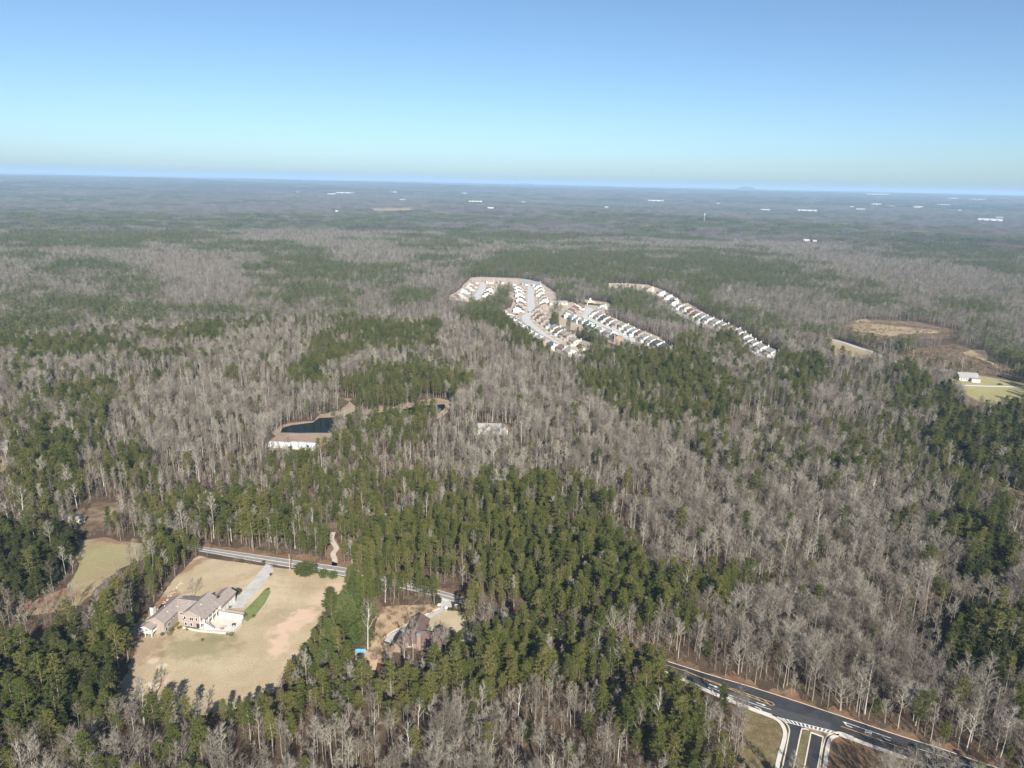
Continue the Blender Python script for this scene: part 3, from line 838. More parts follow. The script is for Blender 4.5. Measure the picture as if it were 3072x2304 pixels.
def lod_bare(seed, h=23, spread=3.2, n=70, w=.13):
    r = random.Random(seed)
    T, K = MB(), MB()
    T.tube([(0, 0, -.3), (r.gauss(0, .2), r.gauss(0, .2), h * .5), (r.gauss(0, .3), r.gauss(0, .3), h * .95)], [.17, .12, .04], 3)
    for i in range(n):
        t = r.random() ** .8
        z = h * (.38 + .52 * t)
        an = r.uniform(0, 6.28); q = spread * (1.1 - .6 * t) * r.uniform(0, 1) ** .6
        d = Vector((math.cos(an) * .5 + r.gauss(0, .25), math.sin(an) * .5 + r.gauss(0, .25), r.uniform(.35, 1.1)))
        K.blade((q * math.cos(an), q * math.sin(an), z), d, r.uniform(1.1, 2.6), w, r)
    return T, K
def lod_pine(seed, h=22, rad=3.0, c0=.42, n=90, tuft=1.5):
    r = random.Random(seed)
    T, K = MB(), MB()
    T.tube([(0, 0, -.3), (0, 0, h * .9)], [.2, .06], 3)
    for i in range(n):
        t = (i + r.random()) / n
        an = r.uniform(0, 6.28)
        q = rad * (math.sin(min(1, t + .2) * 2.8) ** .7 + .05) * r.random() ** .5
        dv = Vector((r.gauss(0, 1), r.gauss(0, 1), r.gauss(.4, .8)))
        K.blade((q * math.cos(an), q * math.sin(an), h * (c0 + (.97 - c0) * t)), dv, tuft * r.uniform(.7, 1.2), tuft * .55, r)
    return T, K
def joined(name, TK, mats):
    T, K = TK
    b = MB()
    b.v = T.v + K.v
    n = len(T.v)
    b.f = T.f + [tuple(i + n for i in f) for f in K.f]
    b.m = [0] * len(T.f) + [1] * len(K.f)
    return b.mesh(name, *mats)

BARE_SPEC = [  # (look, kwargs, bark, twig)
    ('tall slender bare tree', dict(h=25, spread=2.7, t0=.5, n1=13), 'bark', 'twig'),
    ('tall narrow bare tree', dict(h=23, spread=2.3, t0=.42, n1=14, up=1.2), 'bark', 'twig'),
    ('fan topped leafless tree', dict(h=24, spread=3.6, t0=.45, n1=16, up=1.0), 'bark', 'twig'),
    ('broad spreading bare tree', dict(h=20, spread=5.2, t0=.28, n1=17, up=.8, r0=.3, fork=True, nsec=7), 'bark', 'twig'),
    ('wide rounded leafless oak', dict(h=18, spread=6.0, t0=.22, n1=19, up=.65, r0=.34, fork=True, nsec=7, ntw=10), 'bark', 'twig'),
    ('pale barked bare tree', dict(h=24, spread=4.2, t0=.38, n1=13, up=.9, r0=.3, nsec=5, ntw=6), 'pale_bark', 'twig'),
    ('long trunked bare tree', dict(h=26, spread=3.0, t0=.62, n1=12), 'bark', 'twig'),
    ('small thin bare tree', dict(h=14, spread=1.9, t0=.3, n1=11, r0=.11, nsec=5, ntw=8), 'bark', 'twig'),
]
PINE_SPEC = [
    ('round crowned tall pine', dict(h=24, rad=3.6, c0=.36, nb=48), 'needles'),
    ('slim tall pine', dict(h=25, rad=2.7, c0=.4, nb=42), 'needles'),
    ('broad crowned pine', dict(h=23, rad=4.4, c0=.32, nb=56), 'needles'),
    ('open crowned tall pine', dict(h=26, rad=3.4, c0=.45, nb=34, per=8), 'needles'),
    ('young bright green pine', dict(h=11, rad=2.5, c0=.08, nb=46, full=True, tuft=.8, r0=.12, dead=0), 'needles_young'),
    ('dark dense evergreen', dict(h=17, rad=4.2, c0=.05, nb=70, full=True, tuft=1.0, per=8, dead=0), 'needles_dark'),
]
BARE = [(make_bare(100 + i, **k), b, t) for i, (_, k, b, t) in enumerate(BARE_SPEC)]
PINE = [(make_pine(200 + i, **k), 'pine_bark', n) for i, (_, k, n) in enumerate(PINE_SPEC)]
BARE_ME = [(tk[0].mesh('bare_trunk', M[b]), tk[1].mesh('bare_crown', M[t])) for tk, b, t in BARE]
PINE_ME = [(tk[0].mesh('pine_trunk', M[b]), tk[1].mesh('pine_crown', M[n])) for tk, b, n in PINE]

def template(name, meshes):
    c = bpy.data.collections.new(name)
    for i, me in enumerate(meshes):
        c.objects.link(bpy.data.objects.new('%s_shape_%02d' % (name, i), me))
    return c
def brush_mesh(seed, h=2.4, n=70, w=.085):
    r = random.Random(seed)
    b = MB()
    for _ in range(n):
        an = r.uniform(0, 6.28); q = r.random() ** .6 * h * .5
        b.blade((q * math.cos(an), q * math.sin(an), r.uniform(-.1, h * .3)), (r.gauss(0, .5) + .4 * math.cos(an), r.gauss(0, .5) + .4 * math.sin(an), r.uniform(.3, 1.2)), h * r.uniform(.35, .8), w, r)
    return b.mesh('brush', M['brush'])
T_BARE = template('bare_tree_shapes', [joined('bare_shape', tk, (M[b], M[t])) for tk, b, t in BARE])
T_PINE = template('pine_tree_shapes', [joined('pine_shape', tk, (M[b], M[n])) for tk, b, n in PINE])
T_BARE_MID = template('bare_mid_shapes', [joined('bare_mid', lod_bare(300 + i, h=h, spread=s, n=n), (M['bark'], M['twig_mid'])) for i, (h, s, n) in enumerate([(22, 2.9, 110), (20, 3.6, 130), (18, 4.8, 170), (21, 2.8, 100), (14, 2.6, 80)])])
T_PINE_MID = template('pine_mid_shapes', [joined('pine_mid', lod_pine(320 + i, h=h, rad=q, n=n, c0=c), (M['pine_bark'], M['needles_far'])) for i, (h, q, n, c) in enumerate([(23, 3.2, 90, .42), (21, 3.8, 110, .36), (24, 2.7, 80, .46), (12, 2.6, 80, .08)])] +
                      [joined('pine_mid', lod_pine(331, h=17, rad=4.2, n=130, c0=.05, tuft=1.7), (M['pine_bark'], M['needles_dark']))])
T_BRUSH = template('brush_shapes', [brush_mesh(400 + i) for i in range(4)])
def patch(seed, kind, size=36.0, n=34):
    """a clump of far trees, a few leaves of geometry each"""
    r = random.Random(seed)
    K = MB()
    for i in range(n):
        x, y = r.uniform(-.55, .55) * size, r.uniform(-.55, .55) * size
        if kind == 'pine' or (kind == 'mixed' and r.random() < .3):
            h = r.uniform(15, 23)
            for k in range(9):
                t = r.random()
                q = 3.2 * (1 - .6 * t) * r.random(); an = r.uniform(0, 6.28)
                K.blade((x + q * math.cos(an), y + q * math.sin(an), h * (.4 + .5 * t)), (r.gauss(0, 1), r.gauss(0, 1), r.gauss(.5, .8)), r.uniform(2.4, 4), 2.4, r, 0)
        else:
            h = r.uniform(15, 23)
            K.blade((x, y, 0), (r.gauss(0, .04), r.gauss(0, .04), 1), h, .3, r, 1)
            for k in range(12):
                t = r.random()
                K.blade((x + r.gauss(0, 1.5), y + r.gauss(0, 1.5), h * (.35 + .5 * t)), (r.gauss(0, .8), r.gauss(0, .8), r.uniform(.2, 1.0)), r.uniform(2, 4.5), .6, r, 1)
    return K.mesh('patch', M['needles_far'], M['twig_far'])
T_PATCH = template('far_wood_shapes', [patch(500 + i, 'bare') for i in range(5)] + [patch(510 + i, 'pine') for i in range(4)] + [patch(520 + i, 'mixed') for i in range(3)])

def scatter(name, P, rot, scl, idx, coll, label, cat, sz=None):
    """one object whose points carry copies of the shapes in coll"""
    n = len(P)
    me = bpy.data.meshes.new(name)
    me.vertices.add(n)
    me.vertices.foreach_set('co', np.ascontiguousarray(P, dtype=np.float32).ravel())
    for nm, tp, a in (('turn', 'FLOAT', rot), ('size', 'FLOAT', scl), ('rise', 'FLOAT', scl if sz is None else sz), ('shape', 'INT', idx)):
        at_ = me.attributes.new(nm, tp, 'POINT')
        at_.data.foreach_set('value', np.ascontiguousarray(a, dtype=np.int32 if tp == 'INT' else np.float32))
    o = inst(name, me)
    g = bpy.data.node_groups.new(name + '_scatter', 'GeometryNodeTree')
    g.interface.new_socket('Geometry', in_out='INPUT', socket_type='NodeSocketGeometry')
    g.interface.new_socket('Geometry', in_out='OUTPUT', socket_type='NodeSocketGeometry')
    N = g.nodes.new; L = g.links.new
    gi, go = N('NodeGroupInput'), N('NodeGroupOutput')
    ci = N('GeometryNodeCollectionInfo')
    ci.inputs['Collection'].default_value = coll
    ci.inputs['Separate Children'].default_value = True
    ci.inputs['Reset Children'].default_value = True
    iop = N('GeometryNodeInstanceOnPoints')
    iop.inputs['Pick Instance'].default_value = True
    def attr(nm, tp):
        a = N('GeometryNodeInputNamedAttribute'); a.data_type = tp; a.inputs['Name'].default_value = nm
        return a.outputs[0]
    cr = N('ShaderNodeCombineXYZ'); L(attr('turn', 'FLOAT'), cr.inputs[2])
    cs = N('ShaderNodeCombineXYZ'); s_ = attr('size', 'FLOAT')
    L(s_, cs.inputs[0]); L(s_, cs.inputs[1]); L(attr('rise', 'FLOAT'), cs.inputs[2])
    L(gi.outputs[0], iop.inputs['Points']); L(ci.outputs[0], iop.inputs['Instance'])
    L(attr('shape', 'INT'), iop.inputs['Instance Index']); L(cr.outputs[0], iop.inputs['Rotation']); L(cs.outputs[0], iop.inputs['Scale'])
    L(iop.outputs[0], go.inputs[0])
    md = o.modifiers.new('scatter', 'NODES'); md.node_group = g
    return tag(o, label, cat, kind='stuff')

# ---------------------------------------------------------------- where which trees grow
def PP(prob, c, s, z=13.0, kind=None):
    return (prob, pts(c, s, z), kind)
WOODS = [
    # far bands
    PP(.85, 'U', '0 474 300 470 390 480 220 492 0 491'), PP(.8, 'U', '320 470 600 462 900 466 905 476 600 490 400 490'), PP(.8, 'U', '770 448 960 462 1330 470 1340 480 900 472'),
    PP(.85, 'U', '1325 472 1560 482 1565 496 1400 494 1330 486'), PP(.85, 'U', '1590 485 1780 492 1800 500 1640 502'), PP(.9, 'U', '1795 505 1900 500 2240 512 2240 545 2050 548 1900 535'),
    PP(.6, 'U', '1880 540 2240 560 2240 650 2120 620 1960 575'), PP(.0, 'U', '1560 500 1780 508 1890 530 1700 545 1580 535'),
    PP(.75, 'U', '0 540 120 548 300 560 320 600 180 605 0 580'), PP(.85, 'U', '555 540 600 520 720 548 765 575 640 590 560 580'), PP(.7, 'U', '730 560 860 562 900 598 880 622 780 612'),
    PP(.85, 'U', '820 615 895 618 908 652 850 655'), PP(.6, 'U', '150 640 480 648 560 680 300 692 170 668'), PP(.55, 'U', '0 600 70 610 160 650 150 700 60 720 0 690'), PP(.7, 'U', '610 668 700 660 710 690 620 702'),
    PP(.8, 'U', '0 500 200 505 330 515 200 530 0 530'), PP(.7, 'U', '350 520 560 515 620 530 420 540'), PP(.8, 'U', '560 575 700 580 760 610 690 640 600 625'), PP(.0, 'U', '340 560 540 560 560 600 500 640 350 630'),
    PP(.7, 'U', '0 700 120 695 260 720 300 745 150 770 0 750'), PP(.6, 'U', '280 700 420 690 560 710 540 740 330 745'), PP(.5, 'U', '640 590 740 600 800 660 700 700 560 680 600 620'),
    PP(.78, 'U', '740 700 800 688 940 696 940 738 800 748 650 800 600 795 660 760'), PP(.85, 'U', '620 780 690 780 690 820 610 820'),
    PP(.85, 'U', '1000 572 1080 560 1095 590 1010 602'), PP(.9, 'U', '1095 545 1200 530 1400 548 1600 560 1760 585 1865 612 1860 622 1700 600 1600 604 1500 622 1450 600 1300 612 1230 600 1090 575'),
    PP(.75, 'U', '1090 520 1400 528 1640 540 1700 560 1500 556 1200 535'), PP(.5, 'U', '760 515 1000 510 1080 530 900 545'),
    # near the estate
    PP(1, 'E', '640 450 1000 380 1190 440 1200 560 1010 650 1080 740 1180 860 1400 1000 1660 1160 1560 1290 1200 1190 1130 1000 900 990 720 860 590 690', 10), PP(.95, 'E', '920 400 930 300 1000 190 1070 240 1130 330 1120 410', 10), PP(1, 'E', '1080 190 1150 150 1210 200 1200 290 1090 280', 9),
    PP(1, 'E', '1830 590 1920 520 2040 520 1960 640 1990 800 1980 870 1860 840', 8), PP(1, 'E', '2070 840 2120 820 2165 850 2150 945 2070 940', 8), PP(.8, 'E', '50 450 230 440 240 560 60 560'), PP(.6, 'E', '300 400 620 430 600 560 430 560'), PP(.7, 'E', '430 720 580 700 580 800 440 790'),
    PP(1, 'E', '1930 360 1990 340 2020 440 1930 460', 8), PP(.85, 'E', '1960 180 2212 200 2212 440 2040 430'),
    PP(.95, 'F', '680 540 780 400 940 250 1400 330 1650 420 1640 520 1300 640 1050 600 880 600'), PP(.9, 'F', '1560 600 2000 640 2130 760 2110 880 1850 780 1600 690'), PP(1, 'F', '250 1080 380 1060 480 1120 700 1120 760 1220 700 1330 560 1380 400 1260 280 1160', 10),
    PP(.8, 'F', '0 200 300 180 420 300 440 470 280 480 0 480'), PP(.0, 'F', '860 600 1000 560 1300 650 1700 700 2100 880 2212 1000 2212 1300 1900 1250 1760 1200 1500 1000 1200 850'),
    PP(.85, 'F', '950 1300 1150 1280 1300 1330 1600 1450 1900 1560 1900 1700 1300 1650 950 1520'), PP(.95, 'F', '700 690 800 680 860 760 780 790', 8),
    PP(1, 'G', '950 930 1150 910 1350 930 1440 1080 1430 1190 1180 1220 960 1100'), PP(.9, 'G', '180 960 300 930 480 940 540 1080 780 1090 780 1200 620 1340 200 1340 100 1100'), PP(1, 'G', '600 1390 660 1340 780 1360 780 1430 640 1450'),
    PP(.9, 'G', '0 0 200 40 600 90 640 220 560 330 420 300 200 160 0 120'), PP(.9, 'G', '590 190 860 210 930 330 1300 370 1480 380 2212 540 2212 640 1760 600 1300 520 1450 790 1400 830 1250 700 880 560 640 420'),
    PP(.75, 'G', '1480 860 1700 920 2212 1060 2212 1250 2080 1240 1760 1080'), PP(.9, 'G', '2060 1290 2212 1260 2400 1300 2480 1500 2200 1600 1980 1460'),
    PP(.35, 'U', '1600 560 1900 620 2000 640 1990 690 1860 650 1700 610'), PP(.05, 'U', '1640 520 2060 570 2212 600 2212 640 1990 610 1880 585'),
    # right
    PP(.9, 'H', '430 250 560 225 700 250 700 380 560 372 430 320'), PP(.9, 'H', '830 330 1100 310 1500 320 1500 372 1150 400 1020 470 850 450'), PP(.85, 'H', '1680 300 1840 330 2212 420 2240 540 1900 500 1700 410'), PP(.8, 'H', '720 80 900 75 1000 130 1150 150 1140 200 980 180'),
    PP(.85, 'H', '0 110 200 170 360 230 360 300 200 270 0 240'), PP(.9, 'X', '1480 400 1560 390 1640 460 1640 530 1500 530 1470 470'), PP(.97, 'X', '1690 500 1800 480 1860 600 1900 700 1960 850 1970 980 1870 960 1700 830 1640 760 1700 660 1660 590', 12, 'dark'),
    PP(.6, 'X', '1400 640 1640 560 1710 640 1640 700 1450 690'), PP(.97, 'X', '1960 640 2300 600 2300 1080 2160 1030 2030 960 1960 840', 12, 'dark'), PP(.97, 'X', '1840 1180 1960 1200 2080 1300 2180 1450 2180 1600 1880 1600 1720 1420 1720 1340', 12, 'dark'),
    PP(.97, 'X', '1800 1050 1900 1080 1920 1180 1780 1140', 12, 'dark'), PP(.8, 'X', '2060 1110 2140 1120 2180 1300 2060 1260'), PP(.97, 'X', '1370 1280 1440 1260 1570 1330 1570 1400 1450 1390', 10, 'dark'),
    PP(.97, 'V', '1720 740 1840 640 2300 620 2300 1080 2080 1100 1900 1000 1720 1000', 11, 'dark'), PP(.85, 'V', '1450 660 1650 630 1680 700 1480 730'), PP(.97, 'V', '1400 1150 1500 1080 1640 1110 1640 1230 1500 1270', 10, 'dark'),
    PP(.85, 'V', '540 330 640 340 640 420 540 400'), PP(.7, 'V', '830 390 900 400 890 480 820 470'), PP(.7, 'V', '700 880 820 840 810 1020 720 1010'), PP(.6, 'X', '280 840 360 840 340 980 280 960'), PP(.6, 'X', '430 900 520 900 500 1020 430 1020'), PP(.7, 'X', '1100 780 1210 760 1200 900 1110 860'),
    PP(.7, 'X', '820 620 920 620 900 680 830 680'), PP(.6, 'X', '380 700 480 700 480 760 400 780'), PP(.6, 'X', '1280 420 1400 420 1410 480 1290 490'), PP(.9, 'X', '700 330 860 330 930 400 880 440 730 470 680 420'),
    # centre and left, middle distance
    PP(.78, 'U', '1240 790 1330 745 1500 755 1560 800 1605 850 1560 900 1500 885 1420 905 1330 875 1250 825'), PP(.4, 'U', '1400 905 1560 885 1640 960 1560 1010 1460 950'), PP(.28, 'U', '1540 920 1700 900 1760 1000 1640 1050 1560 1000'),
    PP(.9, 'U', '1680 770 1760 755 1800 800 1740 850 1690 820'), PP(.88, 'U', '740 800 860 788 1010 798 1025 840 930 852 850 872 740 842'), PP(.75, 'U', '700 905 800 888 940 882 935 930 800 962 740 1005 705 945', 9), PP(1, 'U', '660 870 685 865 690 905 660 908'), PP(1, 'U', '775 850 840 850 840 885 775 885', 10),
    PP(.5, 'U', '540 980 700 960 830 1000 960 1000 945 1080 850 1100 720 1060 600 1040'), PP(.6, 'U', '30 780 240 795 285 860 180 880 60 850'), PP(.75, 'U', '20 960 100 895 175 960 165 1040 100 1090 0 1060'), PP(.6, 'U', '140 860 240 880 230 960 150 950'), PP(.7, 'U', '240 970 300 965 330 1000 290 1040 230 1030'), PP(.9, 'U', '300 915 345 910 350 950 310 950'),
    PP(.97, 'U', '-80 1090 70 1105 155 1170 110 1218 55 1262 -80 1322', 12, 'dark'), PP(.4, 'U', '0 880 60 880 60 960 0 960'), PP(.45, 'U', '330 1090 420 1060 430 1110 400 1150 310 1160'),
    PP(.62, 'U', '390 1070 560 1048 700 1040 830 1080 800 1180 700 1185 560 1165 420 1120'), PP(.55, 'U', '300 720 420 730 520 790 420 800 300 770'), PP(.3, 'U', '240 780 560 770 640 830 420 860'),
    # centre stand
    PP(.9, 'U', '830 1030 900 1000 960 1010 1010 1040 1130 1010 1250 1020 1330 1080 1380 1150 1400 1210 1480 1210 1580 1230 1590 1280 1520 1315 1380 1300 1300 1330 1200 1325 1100 1275 950 1265 900 1300 790 1275 755 1230 770 1130'),
    PP(1, 'U', '760 1210 830 1270 800 1300 830 1370 765 1395 705 1440 620 1475 655 1400 700 1335 738 1285', 5, 'young'),
    PP(.85, 'U', '620 1470 760 1445 800 1490 840 1440 1000 1395 1060 1335 1150 1310 1280 1370 1400 1395 1450 1430 1430 1462 1310 1425 1200 1445 1100 1455 1000 1470 860 1500 760 1525 640 1500'),
    PP(.85, 'U', '1330 1475 1450 1440 1510 1500 1575 1560 1590 1700 1450 1620 1380 1560'), PP(.8, 'U', '180 1390 250 1230 330 1150 400 1155 412 1210 350 1240 292 1300 275 1370 245 1450 170 1500'),
    PP(.97, 'U', '-80 1372 120 1340 205 1368 285 1425 265 1510 120 1540 -80 1570', 12, 'dark'), PP(.5, 'U', '200 1560 300 1520 380 1540 350 1600 220 1640'), PP(.5, 'U', '0 1560 150 1540 200 1600 0 1700'), PP(.35, 'U', '230 1440 350 1500 330 1560 230 1540'),
    PP(.06, 'U', '600 1540 860 1510 1000 1480 1310 1435 1390 1570 1440 1640 1580 1720 400 1720 380 1620'), PP(.05, 'U', '1400 900 1560 1010 1760 1050 1900 1080 1980 1200 2010 1290 1800 1320 1600 1300 1590 1220 1400 1200 1330 1070 1250 1010 1150 1000 1080 940 1100 860 1240 840'),
    PP(.05, 'U', '1480 1330 1600 1300 1900 1330 2030 1300 2040 1480 1900 1550 1700 1440 1460 1420'), PP(.03, 'U', '350 790 600 820 720 840 640 880 600 940 560 990 340 1020 300 900'),
    PP(.04, 'U', '960 840 1080 830 1100 930 1130 1000 1010 1030 960 990 830 990 940 930'), PP(.03, 'U', '960 650 1040 700 1160 780 1240 850 1100 850 1030 830 950 780 940 700'),
]
BRUSHY = [pts('H', '700 380 860 460 1020 480 1150 410 1500 375 1680 400 1720 500 1880 560 2240 620 2240 670 1760 665 1500 640 1080 580 800 480'), pts('H', '400 240 500 140 760 130 1160 150 1560 240 1560 320 1000 310 700 330'), pts('B', '420 430 700 380 1300 370 1420 430 1000 620 640 800 560 920 700 1000 720 1130 600 1300 420 1250 300 1000 420 800 450 600'),
          pts('X', '1960 940 2010 1040 2150 1160 2300 1160 2300 1300 2180 1300 2060 1180')]

def grow(r0, r1, step, amax, jit=.42):
    rr = r1
    nx, ny = int(2 * rr * math.sin(R(amax)) / step) + 2, int(rr / step) + 2
    ix, iy = np.meshgrid(np.arange(nx) - nx // 2, np.arange(ny))
    x = (ix.ravel() + rng.uniform(-jit, jit, ix.size)) * step
    y = (iy.ravel() + rng.uniform(-jit, jit, ix.size)) * step
    r = np.hypot(x, y)
    k = (r >= r0) & (r < r1) & (y > 128) & (np.abs(np.arctan2(x, y)) < R(amax) + 25 / np.maximum(r, 1))
    return x[k], y[k]
def free(x, y, low=1.0):
    """keeps trees out of open ground, and off the sight line to it where the photograph shows it open"""
    m = np.ones(len(x), bool)
    for p, up in CLEAR + OPEN:
        k = CAM_H / (CAM_H - up * low)
        m &= ~inside(p, x * k, y * k) & ~inside(p, x, y)
    for l, d in LINES:
        m &= ~near_line(l, x, y, d * (.55 + .45 * low))
    return m
from statistics import NormalDist
_icdf = NormalDist().inv_cdf
def pine_chance(x, y):
    n1 = fbm(x, y, 210, 5); n2 = fbm(x, y, 60, 8)
    far = sstep(900, 1800, np.hypot(x, y))
    p = .08 + .85 * sstep(.55, .68, n1 * .6 + n2 * .4) * (.45 + .55 * far)
    n3 = fbm(x * .45, y, 900, 9)
    p = np.where(np.hypot(x, y) > 1500, .06 + .88 * sstep(.555, .585, n3 * .4 + n1 * .35 + n2 * .25), p)
    kind = np.zeros(len(x), int)
    over = np.zeros(len(x), bool)
    wr = 1 + np.maximum(0, np.hypot(x, y) - 500) / 450
    wx = x + ((fbm(x, y, 26, 2) - .5) * 22 + (fbm(x, y, 90, 3) - .5) * 30 * (wr - 1)) * np.minimum(wr, 4); wy = y + ((fbm(x, y, 26, 12) - .5) * 30 + (fbm(x, y, 90, 13) - .5) * 24 * (wr - 1)) * np.minimum(wr, 4)
    rfar = np.hypot(x, y) > 650
    mn = np.where(np.hypot(x, y) > 1500, fbm(x * .45, y, 60, 44), fbm(x * .6, y, 34, 44))
    mott = np.where(np.hypot(x, y) < 700, sstep(.22, .42, fbm(x, y, 38, 40)), sstep(.34, .56, fbm(x, y, 85, 40)))
    for pr, P, kd in WOODS:
        m = inside(P, wx, wy)
        th_ = .5 + .15 * float(_icdf(1 - min(.97, max(.03, pr))))
        q = pr if pr >= .99 or pr < .1 or kd else np.where(rfar, np.where(mn > th_, .9, .07), np.maximum(pr * (.35 + .65 * mott), np.where(pr < .7, p * .9, 0)))
        p = np.where(m, q, p); over |= m & (pr > .7)
        if kd:
            kind = np.where(m, {'dark': 1, 'young': 2}[kd], kind)
        else:
            kind = np.where(m, 0, kind)
    return p, kind
IN_CLEAR_OK = [pts(c, s, 8) for c, s in (('E', '920 410 930 300 1000 190 1070 240 1130 330 1120 410'), ('E', '1080 190 1150 150 1210 200 1200 290 1090 280'), ('E', '1830 590 1920 520 2040 520 1960 640 1990 800 1980 870 1860 840'), ('E', '2070 840 2120 820 2165 850 2150 945 2070 940'), ('E', '1930 360 1990 340 2020 440 1930 460'), ('F', '250 1080 380 1060 480 1120 700 1120 760 1220 700 1330 560 1380 400 1260 280 1160'), ('F', '700 690 800 680 860 760 780 790'))]
BRUSH_PINES = [pts('H', s, 4) for s in ('430 250 560 225 700 250 700 380 560 372 430 320', '830 330 1100 310 1500 320 1500 372 1150 400 1020 470 850 450', '1680 300 1840 330 2212 420 2240 540 1900 500 1700 410', '720 80 900 75 1000 130 1150 150 1140 200 980 180')]

# ---------------------------------------------------------------- buildings: materials
def roof_mat(name, c):
    return ground_mat(name, [(.3, tuple(k * .82 for k in c)), (.7, tuple(k * 1.15 for k in c))], .7, 6, (5, .1), rough=.9)
ROOF = {'grey': roof_mat('grey_shingles', (.22, .215, .205)), 'dark': roof_mat('charcoal_shingles', (.075, .08, .09)), 'brown': roof_mat('brown_shingles', (.17, .115, .09)),
        'tan': roof_mat('tan_shingles', (.36, .30, .235)), 'blue': roof_mat('slate_blue_shingles', (.15, .19, .225)), 'red': roof_mat('dull_red_shingles', (.15, .10, .088)), 'green': roof_mat('green_shingles', (.08, .13, .10)), 'taupe': roof_mat('taupe_shingles', (.235, .20, .178)), 'plum': roof_mat('plum_brown_shingles', (.105, .074, .066))}
WALL = {'white': flat_mat('white_siding', (.42, .405, .38), .05), 'cream': flat_mat('cream_siding', (.39, .355, .295), .06), 'pink': flat_mat('pinkish_brick', (.255, .21, .178), .12, 2), 'orange': flat_mat('orange_brick', (.24, .16, .115), .15, 2),
        'brown': flat_mat('brown_brick', (.20, .145, .115), .15, 2), 'green': flat_mat('mint_green_siding', (.36, .52, .40), .05), 'grey': flat_mat('light_grey_siding', (.42, .425, .42), .05), 'tan': flat_mat('tan_siding', (.38, .335, .27), .06), 'blue': flat_mat('pale_blue_siding', (.46, .54, .62), .05)}
mg, tg, bgm = new_mat('window_glass', .08, .6); bgm.inputs["Base Color"].default_value = (.02, .025, .03, 1)
M['glass'] = mg
M['trim'] = flat_mat('white_trim', (.56, .55, .52), .04)
M['dark_void'] = flat_mat('dark_metal', (.03, .03, .032), .2)
M['wood'] = flat_mat('weathered_wood', (.27, .22, .17), .2, 2)
M['galv'] = flat_mat('galvanised_roof', (.55, .58, .60), .08, .4, .45, .4)

def gable_roof(b, x0, x1, y0, y1, ze, zr, along='y', over=.5, th=.22, xr=None, m=0):
    """two slabs meeting at a ridge; along = direction of the ridge"""
    if along == 'x':
        a0, a1, l0, l1 = y0, y1, x0, x1
    else:
        a0, a1, l0, l1 = x0, x1, y0, y1
    c = (a0 + a1) / 2 if xr is None else xr
    l0 -= over * .8; l1 += over * .8
    s0, s1 = (zr - ze) / max(.1, c - a0), (zr - ze) / max(.1, a1 - c)
    e0, e1 = a0 - over, a1 + over
    prof = [(e0, ze - over * s0), (c, zr), (e1, ze - over * s1), (e1, ze - over * s1 + th), (c, zr + th), (e0, ze - over * s0 + th)]
    if along == 'x':
        b.extrude_x(prof, l0, l1, m)
    else:
        b.hull([(x, l1, z) for x, z in prof], [(x, l0, z) for x, z in prof], m)
    return b
def gable_body(b, x0, x1, y0, y1, ze, zr, along='y', xr=None, m=0, z0=-.2):
    if along == 'x':
        c = (y0 + y1) / 2 if xr is None else xr
        b.extrude_x([(y0, z0), (y1, z0), (y1, ze), (c, zr), (y0, ze)], x0, x1, m)
    else:
        c = (x0 + x1) / 2 if xr is None else xr
        prof = [(x0, z0), (x1, z0), (x1, ze), (c, zr), (x0, ze)]
        b.hull([(x, y1, z) for x, z in prof], [(x, y0, z) for x, z in prof], m)
    return b
_shared = {}
def shared(key, fn):
    if key not in _shared:
        _shared[key] = fn()
    return _shared[key]
def window_on(parent, x, y, z, w, h, facing, frame=True, lights=1):
    """window proud of a wall: facing in -y, +y, -x, +x; frame > pane"""
    rz = {'-y': 0, '+x': math.pi / 2, '+y': math.pi, '-x': -math.pi / 2}[facing]
    def fr():
        b = MB(); t = .12
        b.box(-w / 2 - t, w / 2 + t, -.06, .0, -h / 2 - t, -h / 2); b.box(-w / 2 - t, w / 2 + t, -.06, .0, h / 2, h / 2 + t)
        b.box(-w / 2 - t, -w / 2, -.06, .0, -h / 2, h / 2); b.box(w / 2, w / 2 + t, -.06, .0, -h / 2, h / 2)
        if lights == 2:
            b.box(-.05, .05, -.055, .0, -h / 2, h / 2)
        return b.mesh('window', M['trim'])
    def pn():
        return MB().box(-w / 2, w / 2, -.03, .0, -h / 2, h / 2).mesh('pane', M['glass'])
    o = inst('window', shared(('wf', w, h, lights), fr), parent, (x, y, z), rz)
    inst('pane', shared(('wp', w, h), pn), o)
    return o
def panel_on(name, parent, x, y, z, w, h, facing, mat, d=.06):
    rz = {'-y': 0, '+x': math.pi / 2, '+y': math.pi, '-x': -math.pi / 2}[facing]
    me = shared((name, w, h, mat.name, d), lambda: MB().box(-w / 2, w / 2, -d, 0, -h / 2, h / 2).mesh(name, mat))
    return inst(name, me, parent, (x, y, z), rz)

# ---------------------------------------------------------------- the large house beside the lawn
hA = empty('large_house', at('A', 580, 1420), R(-9.8))
tag(hA, 'large pinkish brick house with three stepped grey gable roofs on the pale lawn', 'house')
wA = MB()
gable_body(wA, -7.6, 0, 0, 16, 5.2, 7.4)
wA.box(.01, 4.6, 9, 19, -.2, 5.4)
gable_body(wA, 4.4, 11.4, 6.4, 20, 6.0, 7.9, xr=7.4)
gable_body(wA, 8.6, 15.0, 17.0, 28.2, 4.6, 6.3)
wA.box(7.0, 8.6, 20.05, 26, -.2, 4.4)
wA.obj('wall', WALL['pink'], hA)
rA = MB()
gable_roof(rA, -7.6, 0, 0, 16, 5.2, 7.4); rA.obj('roof', ROOF['taupe'], hA)
rB = MB()
b0 = [(-3.6, 8.6, 5.28), (7.2, 8.6, 5.28), (7.2, 14.2, 7.25), (-3.6, 14.2, 7.25)]
